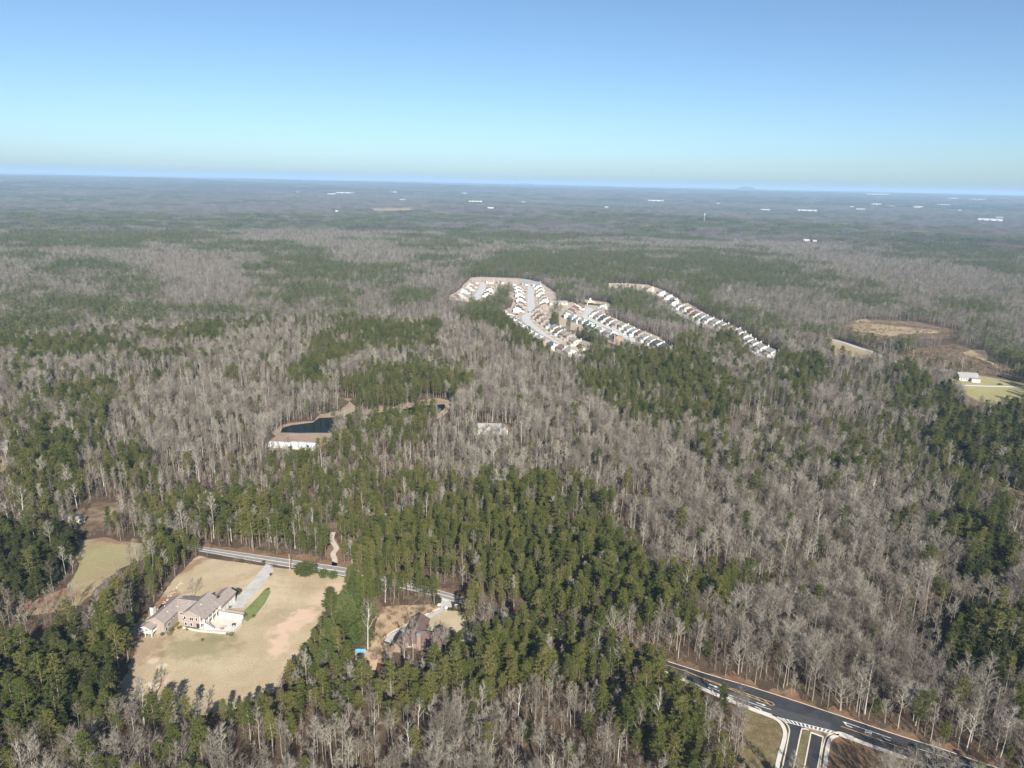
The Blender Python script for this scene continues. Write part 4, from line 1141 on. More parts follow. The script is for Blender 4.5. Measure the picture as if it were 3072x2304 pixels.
rB.hull([(x, y, z - .12) for x, y, z in b0], [(x, y, z + .12) for x, y, z in b0])
b1 = [(-3.6, 14.2, 7.25), (7.2, 14.2, 7.25), (7.2, 20, 5.3), (-3.6, 20, 5.3)]
rB.hull([(x, y, z - .12) for x, y, z in b1], [(x, y, z + .12) for x, y, z in b1])
rB.obj('roof', ROOF['taupe'], hA)
rC = MB()
prof = [(3.9, 5.75), (7.4, 8.0), (14.4, 4.7), (14.4, 4.92), (7.4, 8.24), (3.9, 5.97)]
rC.hull([(x, 20.4, z) for x, z in prof], [(x, 6.0, z) for x, z in prof])
rC.obj('roof', ROOF['taupe'], hA)
rD = MB(); gable_roof(rD, 8.6, 15.0, 17.0, 28.2, 4.6, 6.3, over=.4); rD.obj('roof', ROOF['taupe'], hA)
for vx, vy, vz in ((-2.0, 5.5, 6.42), (-.9, 10.5, 5.85), (-5.6, 9.0, 6.4), (9.2, 12.0, 7.35)):
    MB().box(vx - .14, vx + .14, vy - .14, vy + .14, vz - .2, vz + .45).obj('roof_vent', M['trim'], hA)
ch = MB().box(-9.0, -7.62, 4.2, 6.0, -.2, 8.6); cho = ch.obj('chimney', WALL['white'], hA)
MB().box(-9.15, -7.5, 4.05, 6.15, 8.6, 8.75).box(-8.8, -7.85, 4.4, 5.8, 8.75, 8.95).obj('chimney_cap', M['dark_void'], cho)
MB().box(11.6, 12.3, 19.2, 20.8, 5.5, 6.9).obj('chimney', M['dark_void'], hA)
for x, y, z, w, h, f, l in [(2.0, 9, 4.1, 1.7, 1.1, '-y', 2), (2.4, 9, 1.5, .9, 1.3, '-y', 1), (5.2, 6.4, 1.4, .9, 1.4, '-y', 1), (5.0, 6.4, 4.2, .9, 1.4, '-y', 1), (8.0, 6.4, 4.0, 1.7, 1.5, '-y', 2), (10.3, 6.4, 4.1, .8, 1.4, '-y', 1),
                            (7.7, 6.4, 1.4, .9, 1.4, '-y', 1), (0, 3.2, 2.6, 1.7, 1.7, '+x', 2), (0, 6.6, 4.0, .9, 1.2, '+x', 1), (0, 1.2, 1.6, .9, 1.5, '+x', 1), (-4.6, 0, 4.0, 1.0, 1.2, '-y', 1)]:
    window_on(hA, x, y, z, w, h, f, lights=l)
for y in (18.6, 21.2, 23.8, 26.4):
    panel_on('garage_door', hA, 15.0, y, 1.5, 2.1, 2.7, '+x', M['trim'], .08)
panel_on('white_gable_trim', hA, 12.6, 17.0, 3.7, 4.2, 1.2, '-y', M['trim'], .07)
panel_on('back_door', hA, 10.6, 6.4, 1.1, 1.1, 2.1, '-y', M['glass'], .05)
for x in (11.9, 13.9):                                             # porch under the long slope
    for y in (6.4, 9.2, 12.0, 14.8):
        if x > 12 or y < 7:
            MB().box(x - .13, x + .13, y - .13, y + .13, -.2, 5.0 if x > 12 else 5.7).obj('porch_column', M['trim'], hA)
MB().box(11.42, 14.1, 6.2, 16.6, 2.55, 2.8).obj('porch_deck', M['concrete'], hA)
rl = MB().box(13.95, 14.05, 7.8, 16.4, 3.55, 3.65)
for k in range(15):
    rl.box(13.97, 14.03, 7.9 + k * .6, 7.96 + k * .6, 2.8, 3.55)
rl.obj('porch_railing', M['trim'], hA)
stp = MB()
for k in range(12):
    stp.box(14.1 + k * .34, 14.44 + k * .34, 6.3, 7.6, .4, 2.7 - k * .19)
so = stp.obj('outside_stair', M['trim'], hA)
hr = MB(); hr.hull([(14.0, 6.25, 3.5), (18.3, 6.25, 1.4), (18.3, 6.33, 1.4), (14.0, 6.33, 3.5)], [(14.0, 6.25, 3.62), (18.3, 6.25, 1.52), (18.3, 6.33, 1.52), (14.0, 6.33, 3.62)])
for k in range(6):
    hr.box(14.1 + k * .8, 14.18 + k * .8, 6.25, 6.33, 2.6 - k * .38, 3.5 - k * .39)
hr.obj('handrail', M['dark_void'], so)
dk = MB().box(-9.2, -3.2, -3.6, -.02, 2.0, 2.2)
dko = dk.obj('covered_deck', M['trim'], hA)
for x in (-9.1, -6.3, -3.4):
    MB().box(x - .1, x + .1, -3.5, -3.3, -.1, 4.1).obj('deck_post', M['trim'], dko)
dr = MB()
gable_roof(dr, -9.0, -3.4, -3.6, -.45, 4.0, 5.1, over=.35); dr.obj('deck_roof', ROOF['taupe'], dko)
MB().hull([(-9.0, -3.5, 4.0), (-3.4, -3.5, 4.0), (-3.4, -3.4, 4.0), (-9.0, -3.4, 4.0)], [(-6.3, -3.5, 5.05), (-6.1, -3.5, 5.05), (-6.1, -3.4, 5.05), (-6.3, -3.4, 5.05)]).obj('deck_gable', M['trim'], dko)
MB().box(-9.1, -3.3, -3.5, -3.42, 2.95, 3.05).box(-9.1, -3.3, -3.5, -3.42, 2.4, 2.48).obj('deck_railing', M['trim'], dko)
MB().box(.3, 1.2, 2.0, 8.0, 0, .5).box(4.5, 10.5, 5.6, 6.2, 0, .45).obj('foundation_bed', M['verge_grass'], hA)

def local(o, x, y, z=0):
    return o.matrix_basis @ Vector((x, y, z))
pat = [local(hA, *p) for p in ((11.6, 4.4), (26.3, 5.4), (27.0, 12), (25.2, 15.6), (12, 16.2))]
b = MB().hull([(p.x, p.y, 0) for p in pat], [(p.x, p.y, .4) for p in pat])
pt = tag(b.obj('patio', M['concrete']), kind='structure')
ribbon('patio_wall', [pat[0], pat[1], pat[2], pat[3]], .45, 0, .85, WALL['cream'])
ribbon('patio_wall', [local(hA, 14.3, 16.2), local(hA, 25.4, 15.8)], .35, 0, 2.3, WALL['white'])
ribbon('patio_wall', [local(hA, 15.3, 19.2), local(hA, 24.4, 18.9), local(hA, 25.3, 16.2)], .3, 0, 1.6, WALL['pink'])
ribbon('garden_wall', [local(hA, 4.6, 5.2), local(hA, 11.4, 4.5)], .35, 0, .7, WALL['white'])
fp = empty('fire_pit', local(hA, 20.8, 7.6, .4)); tag(fp, 'round stone fire pit with curved bench on the patio', 'fire pit')
q = MB()
for k in range(10):
    a = 6.2832 * k / 10
    q.hull([(.75 * math.cos(a + t) * s, .75 * math.sin(a + t) * s, 0) for t, s in ((0, .7), (0, 1), (.6, 1), (.6, .7))], [(.75 * math.cos(a + t) * s, .75 * math.sin(a + t) * s, .45) for t, s in ((0, .7), (0, 1), (.6, 1), (.6, .7))])
q.obj('stone_ring', WALL['brown'], fp)
q = MB()
for k in range(6):
    a = .4 + .5 * k
    q.hull([(1.7 * math.cos(a + t) * s, 1.7 * math.sin(a + t) * s, 0) for t, s in ((0, .8), (0, 1), (.46, 1), (.46, .8))], [(1.7 * math.cos(a + t) * s, 1.7 * math.sin(a + t) * s, .45) for t, s in ((0, .8), (0, 1), (.46, 1), (.46, .8))])
q.obj('curved_bench', WALL['tan'], fp)
gr = empty('grill', local(hA, 24.4, 10.2, .4)); tag(gr, 'dark barbecue grill at the right edge of the patio', 'grill')
MB().box(-.7, .7, -.3, .3, .75, 1.05).box(-.6, .6, -.25, .25, 1.05, 1.25).obj('hood', M['dark_void'], gr)
MB().box(-.6, -.5, -.25, .25, 0, .75).obj('leg', M['dark_void'], gr)
MB().box(.5, .6, -.25, .25, 0, .75).obj('leg', M['dark_void'], gr)

def shrub(name, loc, rx, rz, label, mat='needles', n=260, tuft=.55, group=None, cone=False):
    r = random.Random(label)
    o = empty(name, loc); tag(o, label, 'shrub', group)
    s, k = MB(), MB()
    for i in range(4):
        s.tube([(0, 0, -.1), (r.uniform(-.4, .4) * rx, r.uniform(-.4, .4) * rx, rz * .8)], [.08, .03], 4)
    for i in range(n):
        d = Vector((r.gauss(0, 1), r.gauss(0, 1), r.gauss(0, 1))).normalized()
        t = r.random() ** .35
        zc = rz * (1 + .95 * d.z * t)
        w = rx * (1.0 if not cone else max(.1, 1.25 * (1 - zc / (2 * rz))))
        bump = 1 + .16 * math.sin(d.x * 5 + r.random()) * math.sin(d.y * 6)
        p = Vector((d.x * w * t * bump, d.y * w * t * bump, max(.05, zc)))
        k.blade(p, d + Vector((r.gauss(0, .6), r.gauss(0, .6), r.gauss(.3, .5))), tuft * r.uniform(.6, 1.3), tuft * .6, r)
    s.obj('stem', M['pine_bark'], o); k.obj('foliage', M[mat], o)
    return o
shrub('round_shrub', at('Z', 1845, 448), 5.6, 2.9, 'largest round green bush beside the road opposite the dirt track', 'needles_young', 1300, .8)
shrub('round_shrub', at('Z', 1952, 468), 2.3, 2.2, 'middle one of the three green bushes beside the road', 'needles_young', 420, .65)
shrub('round_shrub', at('Z', 2010, 474), 2.1, 2.0, 'smallest green bush at the road end of the three', 'needles_young', 400, .6)
shrub('round_shrub', at('A', 1675, 825), 1.5, 1.7, 'dark round bush at the garage corner of the large house', 'needles_dark', 260, .5)
for k, (x, y, s, lb) in enumerate([(540, 1435, .8, 'low bush at the foot of the large house beside the covered deck'), (650, 1430, 1.1, 'wide low bush by the front corner of the large house'), (690, 1370, .8, 'low bush below the side window of the large house'), (790, 1340, .8, 'bush in the corner between the two wings of the large house'),
                                   (915, 1352, .7, 'small clipped bush by the white garden wall'), (1580, 1440, .9, 'bush outside the lower right corner of the patio'), (1525, 1425, .6, 'yellowish small bush at the patio wall'), (1550, 1027, .8, 'low bush on the drive side of the brick screen wall'), (1140, 1515, .45, 'tiny lone bush in the middle of the back lawn'),
                                   (1790, 1145, .7, 'small bush at the lower end of the green planting bed'), (1915, 1165, .8, 'dark bush at the outer lower edge of the green planting bed'), (2135, 750, .6, 'small bush at the upper tip of the green planting bed'), (2065, 345, .9, 'scruffy bush where the drive meets the road'), (2175, 530, .6, 'small bush beside the upper drive edge')]):
    shrub('low_shrub', at('A', x, y), s * 1.1, s * .75, lb, 'needles', 110, .4)
# the lone bare tree behind the house and bare trees standing on the lawn
def solo_tree(k, loc, size, label, turn=0.0, cat='bare tree', pine=False):
    o = empty('pine_tree' if pine else 'bare_tree', loc, turn); o.scale = (size,) * 3
    tag(o, label, cat)
    for pn, me in zip(('trunk', 'crown'), (PINE_ME if pine else BARE_ME)[k]):
        inst(pn, me, o)
    return o
solo_tree(3, at('A', 1000, 890), .48, 'lone vase shaped bare tree behind the roof of the large house', 1.0)
solo_tree(3, at('Z', 760, 880), .40, 'low spreading bare tree at the lawn edge left of the large house', 2.0)
solo_tree(5, at('B', 320, 1040), .92, 'pale barked spreading bare tree beside the blue tarps', .5)
solo_tree(3, at('B', 2060, 840), .85, 'pale spreading bare tree at the corner of the front lawn', 1.3)
solo_tree(2, at('B', 1000, 1210), .8, 'bare tree standing before the brick chimney of the brown roofed house', 2.2)
solo_tree(7, at('B', 830, 1030), .7, 'small bare tree between the brown roofed house and its side wing', 3.2)
solo_tree(0, at('B', 1855, 835), .85, 'slim pine at the right edge of the front lawn', 0, 'pine tree', True)
solo_tree(3, at('B', 1510, 960), .42, 'low bare bushy tree at the right end of the brown roofed house', 1.9)
shrub('round_shrub', at('B', 1610, 935), 2.4, 2.3, 'yellow green rounded bush right of the brown roofed house', 'needles', 420, .6)
shrub('round_shrub', at('B', 1365, 330), 1.6, 1.8, 'dark round bush beside the brown roofed house mailbox pier', 'needles_dark', 260, .5)
solo_tree(4, at('V', 925, 1140), 1.1, 'big vase shaped bare tree on the bank above the painted lane arrows', .4)
solo_tree(5, at('V', 1250, 1290), .95, 'pale forked bare tree on the red bank above the junction', 1.4)
solo_tree(4, at('V', 1385, 950), 1.15, 'great rounded leafless oak in the woods above the junction', 2.6)
solo_tree(4, at('Y', 1690, 930), 1.0, 'wide rounded leafless oak beside the hidden bend of the road', 3.0)
solo_tree(5, at('Y', 1945, 1430), .8, 'pale white limbed tree beside the stand next to the junction', 1.0)

# ---------------------------------------------------------------- the brown roofed house
hB = empty('brown_roofed_house', at('B', 1120, 1010), R(-8))
tag(hB, 'brown roofed brick house half hidden by trees beside its curved drive', 'house')
o_ = hB.matrix_basis.inverted()
L_ = lambda c, x, y, z: o_ @ at(c, x, y, z)
wB = MB()
gable_body(wB, -6.2, 8.6, -1.5, 6.5, 2.9, 5.6, 'x')
gable_body(wB, -7.4, -.6, 6.51, 15.2, 2.9, 4.9, 'y')
gable_body(wB, 4.0, 8.6, 6.52, 9.0, 2.9, 4.6, 'y')
gable_body(wB, -10.6, -7.0, -5.0, 2.5, 2.6, 4.2, 'y')
wB.obj('wall', WALL['brown'], hB)
for a in ((-6.2, 8.6, -1.5, 6.5, 2.9, 5.6, 'x'), (-7.4, -.6, 3.4, 15.2, 2.9, 4.95, 'y'), (4.0, 8.6, 4.2, 9.0, 2.9, 4.65, 'y'), (-10.6, -7.0, -5.0, 2.5, 2.6, 4.2, 'y')):
    b = MB(); gable_roof(b, *a, over=.5); b.obj('roof', ROOF['plum'], hB)
c_ = MB().box(-1.0, .7, -2.7, -1.52, -.2, 7.4).obj('chimney', WALL['brown'], hB)
MB().box(-1.15, .85, -2.85, -1.4, 7.4, 7.6).obj('chimney_cap', ROOF['blue'], c_)
for x in (-4, 3.2, 6.4):
    window_on(hB, x, -1.5, 1.6, 1.5, 1.4, '-y', lights=2)
window_on(hB, 8.6, 2.5, 1.6, 1.5, 1.4, '+x', lights=2)
panel_on('front_door', hB, 1.5, 6.5, 1.1, 1.1, 2.1, '+y', M['trim'])
for y in (8.8, 12.4):
    panel_on('garage_door', hB, -7.4, y, 1.3, 2.7, 2.3, '-x', M['trim'])
for k, (x, y, lb) in enumerate(((1395, 420, 'brick mailbox pier on the near side of the drive mouth'), (1500, 462, 'white capped gate pier on the lawn side of the drive mouth'), (1650, 430, 'white capped pier farther along the lawn edge'))):
    p = empty('gate_pier', at('B', x, y), R(-8)); tag(p, lb, 'gate pier')
    MB().box(-.55, .55, -.55, .55, 0, 1.5).obj('pier', WALL['brown' if k == 0 else 'pink'], p)
    MB().box(-.7, .7, -.7, .7, 1.5, 1.72).obj('cap', M['trim'], p)
for k, x in enumerate((1545, 1590, 1630)):
    shrub('low_shrub', at('B', x, 455), .9, .6, ['clipped dark bush next to the lawn side gate pier', 'middle clipped dark bush between the two white capped piers', 'clipped dark bush next to the farther white capped pier'][k], 'needles_dark', 110, .4)
rg = empty('ring_fountain', at('B', 1205, 790)); tag(rg, 'small double ring stone garden basin beside the front door', 'garden basin')
for y0, r0 in ((-.9, .9), (.9, 1.0)):
    t = MB()
    t.tube([(r0 * math.cos(a), y0 + r0 * math.sin(a), .2) for a in np.linspace(0, 6.2832, 17)], [.22] * 17, 5)
    t.obj('stone_ring', WALL['tan'], rg)
M['blue_tarp'] = flat_mat('bright_blue_tarp', (.05, .20, .38), .08, 1, .5)
for k, (x, lb) in enumerate(((172, 'bright blue tarp tent on the woods side of the bare back yard'), (250, 'bright blue tarp tent nearer the brown roofed house'))):
    t = empty('tarp_tent', at('B', x, 1105), R(5)); tag(t, lb, 'tarp tent')
    b = MB(); prof = [(-.9, 1.0), (0, 2.0), (.9, 1.0), (.9, 1.05), (0, 2.06), (-.9, 1.05)]
    b.extrude_x(prof, -.98, .98); b.obj('tarp', M['blue_tarp'], t)
    for sx_ in (-.9, .9):
        for sy_ in (-.85, .85):
            MB().box(sx_ - .05, sx_ + .05, sy_ - .05, sy_ + .05, 0, 1.0).obj('pole', M['wood'], t)

# ---------------------------------------------------------------- barn by the pond, white house in the woods
bn = empty('long_barn', at('U', 575, 966), R(-6)); tag(bn, 'long white metal barn with pale and blue grey roof halves beside the pond', 'barn')
w = MB(); gable_body(w, 0, 15.9, 0, 7.5, 1.7, 2.6, 'x'); w.obj('wall', WALL['cream'], bn)
w = MB(); gable_body(w, 15.92, 34, -.8, 8.4, 2.2, 3.3, 'x'); w.obj('wall', WALL['white'], bn)
b = MB(); gable_roof(b, 0, 15.9, 0, 7.5, 1.7, 2.6, 'x', over=.35); b.obj('roof', flat_mat('white_metal_roof', (.62, .63, .62), .05, .3, .5), bn)
b = MB(); gable_roof(b, 15.92, 34, -.8, 8.4, 2.2, 3.3, 'x', over=.35); b.obj('roof', M['galv'], bn)
panel_on('barn_door', bn, 17.4, -.8, 1.0, 2.4, 1.9, '-y', M['dark_void'])
for x in (21.5, 25.5, 29.5, 33):
    MB().box(x - .12, x + .12, -.92, -.8, 0, 2.15).obj('wall_batten', M['trim'], bn)
wh = empty('white_house', at('T', 930, 812), R(4)); tag(wh, 'white gabled house seen through bare trees in the middle of the woods', 'house')
w = MB(); gable_body(w, -14, -7, -2, 7, 4.6, 7.6, 'y'); gable_body(w, -6.98, 10, 0, 8, 4.6, 7.4, 'x'); gable_body(w, -2, 4, -2, -.02, 4.6, 7.2, 'y'); gable_body(w, 10.02, 15, -1, 7, 3.6, 6, 'y'); w.obj('wall', WALL['white'], wh)
for a in ((-14, -7, -2, 7, 4.6, 7.6, 'y'), (-6.98, 10, 0, 8, 4.6, 7.4, 'x'), (-2, 4, -2, 4, 4.6, 7.2, 'y'), (10.02, 15, -1, 7, 3.6, 6, 'y')):
    b = MB(); gable_roof(b, *a); b.obj('roof', ROOF['grey'], wh)
for x, y in ((-12, -2), (-9, -2), (-.5, -2), (2.5, -2), (6, 0), (8.5, 0)):
    window_on(wh, x, y, 3.0, 1.3, 1.7, '-y', lights=2)
# ---------------------------------------------------------------- farm house on the right, outlying houses
fh = empty('farm_house', at('H', 1665, 735), R(-8)); tag(fh, 'grey roofed farm house with white walls on the pasture at the right', 'house')
w = MB(); gable_body(w, -9, 9, 0, 11, 3.6, 7.4, 'x'); w.box(1, 9, -4, -.02, -.1, 3.2); w.obj('wall', WALL['white'], fh)
b = MB(); gable_roof(b, -9, 9, 0, 11, 3.6, 7.4, 'x', over=.6); b.obj('roof', ROOF['grey'], fh)
b = MB().hull([(.6, -4.4, 3.2), (9.4, -4.4, 3.2), (9.4, .2, 3.7), (.6, .2, 3.7)], [(.6, -4.4, 3.4), (9.4, -4.4, 3.4), (9.4, .2, 3.9), (.6, .2, 3.9)]); b.obj('lean_to_roof', ROOF['grey'], fh)
for x in (3, 7):
    panel_on('garage_door', fh, x, -4, 1.5, 2.8, 2.4, '-y', M['trim'])
for x in (-7, -4.5, -2):
    window_on(fh, x, 0, 1.8, 1.2, 1.5, '-y', lights=2)
fn = empty('paddock_fence', at('H', 1760, 672)); tag(fn, 'wooden post and rail fence running beside the farm house pasture', 'fence')
A_, B_ = at('H', 1760, 672), at('H', 2240, 778)
pm = MB().box(-.09, .09, -.09, .09, 0, 1.5).mesh('post', M['wood'])
npst = 26
for k in range(npst):
    inst('post', pm, fn, A_.lerp(B_, k / (npst - 1)) - A_)
dv = (B_ - A_) / (npst - 1); rm_ = None
for z in (.6, 1.25):
    for k in range(npst - 1):
        if rm_ is None:
            d = dv.normalized(); nn = Vector((-d.y, d.x, 0)) * .05
            rm_ = MB().hull([tuple(-nn), tuple(dv - nn), tuple(dv + nn), tuple(nn)], [tuple(Vector(p) + Vector((0, 0, .14))) for p in (-nn, dv - nn, dv + nn, nn)]).mesh('rail', M['wood'])
        inst('rail', rm_, fn, dv * k + Vector((0, 0, z)))
def small_house(c, x, y, L, Wd, he, hr_, turn, wall, roof, label, name='house', cat='house', chimney=False):
    o = empty(name, at(c, x, y), R(turn)); tag(o, label, cat)
    w = MB(); gable_body(w, -L / 2, L / 2, -Wd / 2, Wd / 2, he, hr_, 'x'); w.obj('wall', WALL[wall], o)
    b = MB(); gable_roof(b, -L / 2, L / 2, -Wd / 2, Wd / 2, he, hr_, 'x'); b.obj('roof', ROOF[roof], o)
    for q in (-L * .28, 0, L * .28):
        window_on(o, q, -Wd / 2, he * .55, 1.2, 1.4, '-y')
    window_on(o, L / 2, 0, he * .6, 1.2, 1.4, '+x')
    if chimney:
        MB().box(L / 2 + .02, L / 2 + 1, -.8, .8, 0, hr_ + 1.2).obj('chimney', WALL[wall], o)
    return o
small_house('G', 1570, 350, 20, 11, 3.2, 6.2, 35, 'white', 'grey', 'grey roofed house in the bare trees behind the long house row')
small_house('G', 1690, 435, 6, 5, 2.6, 3.8, 20, 'white', 'grey', 'small white shed below the grey roofed house behind the row', 'shed', 'shed')
small_house('G', 1155, 100, 7, 6, 4, 5.5, 10, 'white', 'tan', 'small white building among bare trees at the top of the woods', 'shed', 'shed')
small_house('G', 1150, 155, 9, 6, 3, 4.5, 10, 'cream', 'tan', 'low cream building just below the small white one', 'shed', 'shed')
small_house('Q', -4, 895, 12, 8, 3.4, 5.4, 20, 'white', 'grey', 'white house cut off by the left edge of the picture')
small_house('Z', 455, 130, 10, 5, 2.4, 3.6, -32, 'tan', 'grey', 'low tan shed in the shadow of dark evergreens above the green field')
small_house('Q', 1125, 905, 7, 5, 2.6, 3.8, 0, 'grey', 'grey', 'small grey shed hidden in the bare woods left of the barn', 'shed', 'shed')
small_house('X', 2010, 912, 9, 5, 2.6, 3.6, 5, 'grey', 'grey', 'low pale shed in the dark trees at the right edge', 'shed', 'shed')

# ---------------------------------------------------------------- housing estate
def estate_house(p, ang, L, Wd, wall, roof, label, group, big=True):
    """side-gabled house: ridge along local y (the row), gable end towards -y"""
    o = empty('estate_house', p, ang); tag(o, label, 'house', group)
    he, hr_ = (5.6, 8.4) if big else (3.6, 6.6)
    def wl():
        b = MB(); gable_body(b, -Wd / 2, Wd / 2, -L / 2, L / 2, he, hr_, 'y')
        b.box(-Wd / 2 - 3.2, -Wd / 2 - .01, -L / 2 + 1.0, L / 2 - 5.2, -.2, 3.0)
        return b.mesh('wall', WALL[wall])
    inst('wall', shared(('ew', L, Wd, wall, big), wl), o)
    def rf():
        b = MB(); gable_roof(b, -Wd / 2, Wd / 2, -L / 2, L / 2, he, hr_, 'y', over=.55)
        b.hull([(-Wd / 2 - 3.6, -L / 2 + .6, 2.9), (-Wd / 2 - .02, -L / 2 + .6, 4.3), (-Wd / 2 - .02, L / 2 - 4.8, 4.3), (-Wd / 2 - 3.6, L / 2 - 4.8, 2.9)], [(-Wd / 2 - 3.6, -L / 2 + .6, 3.1), (-Wd / 2 - .02, -L / 2 + .6, 4.5), (-Wd / 2 - .02, L / 2 - 4.8, 4.5), (-Wd / 2 - 3.6, L / 2 - 4.8, 3.1)])
        return b.mesh('roof', ROOF[roof])
    ro = inst('roof', shared(('er', L, Wd, roof, big), rf), o)
    inst('chimney', shared(('ec', L, Wd, wall, big), lambda: MB().box(Wd * .18, Wd * .18 + 1.5, -L / 2 - .9, -L / 2 - .01, -.2, hr_ + .9).mesh('chimney', WALL[wall])), o)
    panel_on('garage_door', o, -Wd / 2 - 3.2, -L / 2 + 1.0 + (L - 6.2) / 2, 1.2, 4.6, 2.2, '-x', M['trim'])
    for q in (-Wd * .22, Wd * .05):
        panel_on('window', o, q, -L / 2, he * .72, 1.0, 1.5, '-y', M['glass'])
    for q in (-L * .25, L * .25):
        panel_on('window', o, -Wd / 2, q, he * .74, 1.1, 1.5, '-x', M['glass'])
    return o
ROWS = {  # crop, centres of the houses, colours (wall, roof), street on local left (+1) or right (-1), a phrase for the row
    'a': ('E', '1110 655 1150 695 1180 748 1240 790 1320 840 1390 890 1460 932 1525 980 1600 1030 1675 1075 1760 1125 1880 1200 2050 1245 2165 1300', 'ct wg wg wd wg wg wg wg wg wg pt wd wr wg', -1, "row along the pine strip"),
    'b': ('E', '1640 600 1640 680 1695 725 1765 790 1850 845 1930 905 2000 960 2090 1010', 'pt pt pb pt wg wg wb pt', 1, "lower street's upper side"),
    'c': ('F', '0 1130 70 1165 170 1250 370 1320', 'pt pt tt tt', 1, "lower street's last few"),
    'd': ('E', '1290 235 1300 285 1310 345 1325 430 1325 515 1290 585', 'wg wg wg wd pb wd', -1, "avenue's pine side"),
    'e': ('E', '1640 215 1680 270 1680 330 1730 390 1750 445 1735 535', 'wg cg wg pt wg pb', 1, "avenue's lawn side"),
    'f': ('E', '530 190 500 240 420 290 370 370 245 390 430 410', 'ct wt wg wg pb ct', -1, "small close's outer side"),
    'g': ('E', '860 225 830 270 795 340 830 410', 'pt wt wd pb', 1, "small close's inner side"),
    'h': ('F', '220 605 130 650 60 705 20 760 140 810 225 855 325 885 430 935 480 990 560 1000 640 1050 810 1095', 'wb pr pr wg bg wg wg gn bd wd gg wg', -1, "middle street's near side"),
    'i': ('F', '690 605 640 690 540 740 630 785 720 835 830 890 930 935 1060 970 1165 1035 1260 1085 1370 1120 1470 1185 1590 1240 1700 1300 1840 1370', 'wt pt wg wg wd wb pg cg wg bg pr wg wg wd yd', 1, "middle street's far side"),
    'j': ('F', '850 225 1090 225', 'ct ct', 1, "far row's wooded top"),
    'k': ('F', '1330 260 1520 280 1740 360 1880 425 1980 495', 'ct ct wt wg wg', 1, "far row's upper bend"),
    'l': ('G', '145 350 260 425 370 460 470 520 570 570 680 620 780 665 930 715 1060 770 1160 815 1270 860 1370 920 1470 985 1560 1060 1650 1115 1770 1185 1950 1265', 'wd wg tg pb wb wg wg wg wg wb wg wg wg wg wg wg wg', 1, "long row facing the ravine"),
}
WC = {'c': 'cream', 'w': 'white', 'p': 'pink', 'o': 'orange', 't': 'tan', 'b': 'blue', 'g': 'grey', 'y': 'cream', 'G': 'green'}
RC = {'t': 'taupe', 'g': 'grey', 'd': 'dark', 'r': 'red', 'b': 'brown', 'n': 'green'}
WN = {'cream': 'cream', 'white': 'white', 'pink': 'pinkish brick', 'orange': 'orange brick', 'tan': 'tan', 'blue': 'pale blue', 'grey': 'light grey', 'green': 'mint green', 'brown': 'brown'}
RN = {'taupe': 'taupe', 'grey': 'grey', 'dark': 'charcoal', 'red': 'dull red', 'brown': 'brown', 'green': 'dark green'}
ORD = 'first second third fourth fifth sixth seventh eighth ninth tenth eleventh twelfth thirteenth fourteenth fifteenth sixteenth seventeenth'.split()
HOUSES = []
for key, (c, s, cols, street, phrase) in ROWS.items():
    v = [float(q) for q in s.split()]
    # the noted pixels lie on the roofs, about five metres up
    P_ = [Vector((*at(c, v[i], v[i + 1], 4.5)[:2], 0)) for i in range(0, len(v), 2)]
    cols = cols.split()
    n = len(P_)
    for k, p in enumerate(P_):
        a, b = P_[max(0, k - 1)], P_[min(n - 1, k + 1)]
        d = (a - b)                                   # local +y points up the row, away from the camera
        if d.length < .1:
            d = Vector((0, 1, 0))
        gap = min([(p - P_[j]).length for j in (k - 1, k + 1) if 0 <= j < n])
        if key in 'fj':
            d = Vector((.25, 1, 0)) if key == 'f' else Vector((1, .1, 0))
        if d.y < 0 and key != 'j':
            d = -d
        ang = math.atan2(-d.x, d.y)
        L = min(14.5, max(8.5, gap * .72)); L = round(L * 2) / 2
        wall = 'green' if cols[k] == 'gn' else WC[cols[k][0]]
        roof = RC[cols[k][1]]
        lb = '%s house, %s roof, %s from top of the %s' % (WN[wall], RN[roof], ORD[k], phrase)
        o = estate_house(p, ang, L, 12.0, wall, roof, lb, 'houses of the estate')
        if street < 0:
            o.rotation_euler[2] += 0
            o.scale = (-1, 1, 1)
        HOUSES.append((p, ang, street, L))
        q = Matrix.Rotation(ang, 3, 'Z') @ Vector((-14.5 * street, -1.5, 0)) + p
        q2 = Matrix.Rotation(ang, 3, 'Z') @ Vector((-8.8 * street, -1.5, 0)) + p
        ribbon('estate_drive', [q2, q], 4.6, .045 + .0006 * (k % 3), .045 + .0006 * (k % 3), M['concrete'])
TOPS = [('E', 600, 125, 'pt', 'pinkish house with taupe roof at the top corner of the close'), ('E', 830, 125, 'ct', 'cream house with taupe roof alone at the top of the close'), ('E', 1020, 120, 'pg', 'pinkish brick house between the cream one and the hip roofed one'), ('E', 1215, 145, 'pt', 'pinkish house with low roof left of the blue roofed one'),
        ('E', 1420, 150, 'pB', 'pink house with slate blue roof closing the top of the avenue'), ('E', 1600, 175, 'wB', 'white house with slate blue roof right of the avenue top'), ('F', 1130, 1320, 'Gg', 'pale green house half hidden by pines below the orange brick one')]
for c, x, y, cc, lb in TOPS:
    wall = {'p': 'pink', 'c': 'cream', 'w': 'white', 'G': 'green'}[cc[0]]
    roof = {'t': 'taupe', 'g': 'grey', 'B': 'blue'}[cc[1]]
    p = at(c, x, y, 4.5); p.z = 0
    estate_house(p, R(90), 13.5, 11.0, wall, roof, lb, 'houses of the estate')
ob = empty('orange_brick_house', at('F', 945, 1270), R(24)); tag(ob, 'orange brick house with charcoal roof and tall chimney in the middle street', 'house')
w = MB(); gable_body(w, -5.5, 5.5, 0, 12, 5.6, 8.6, 'y'); w.obj('wall', WALL['orange'], ob)
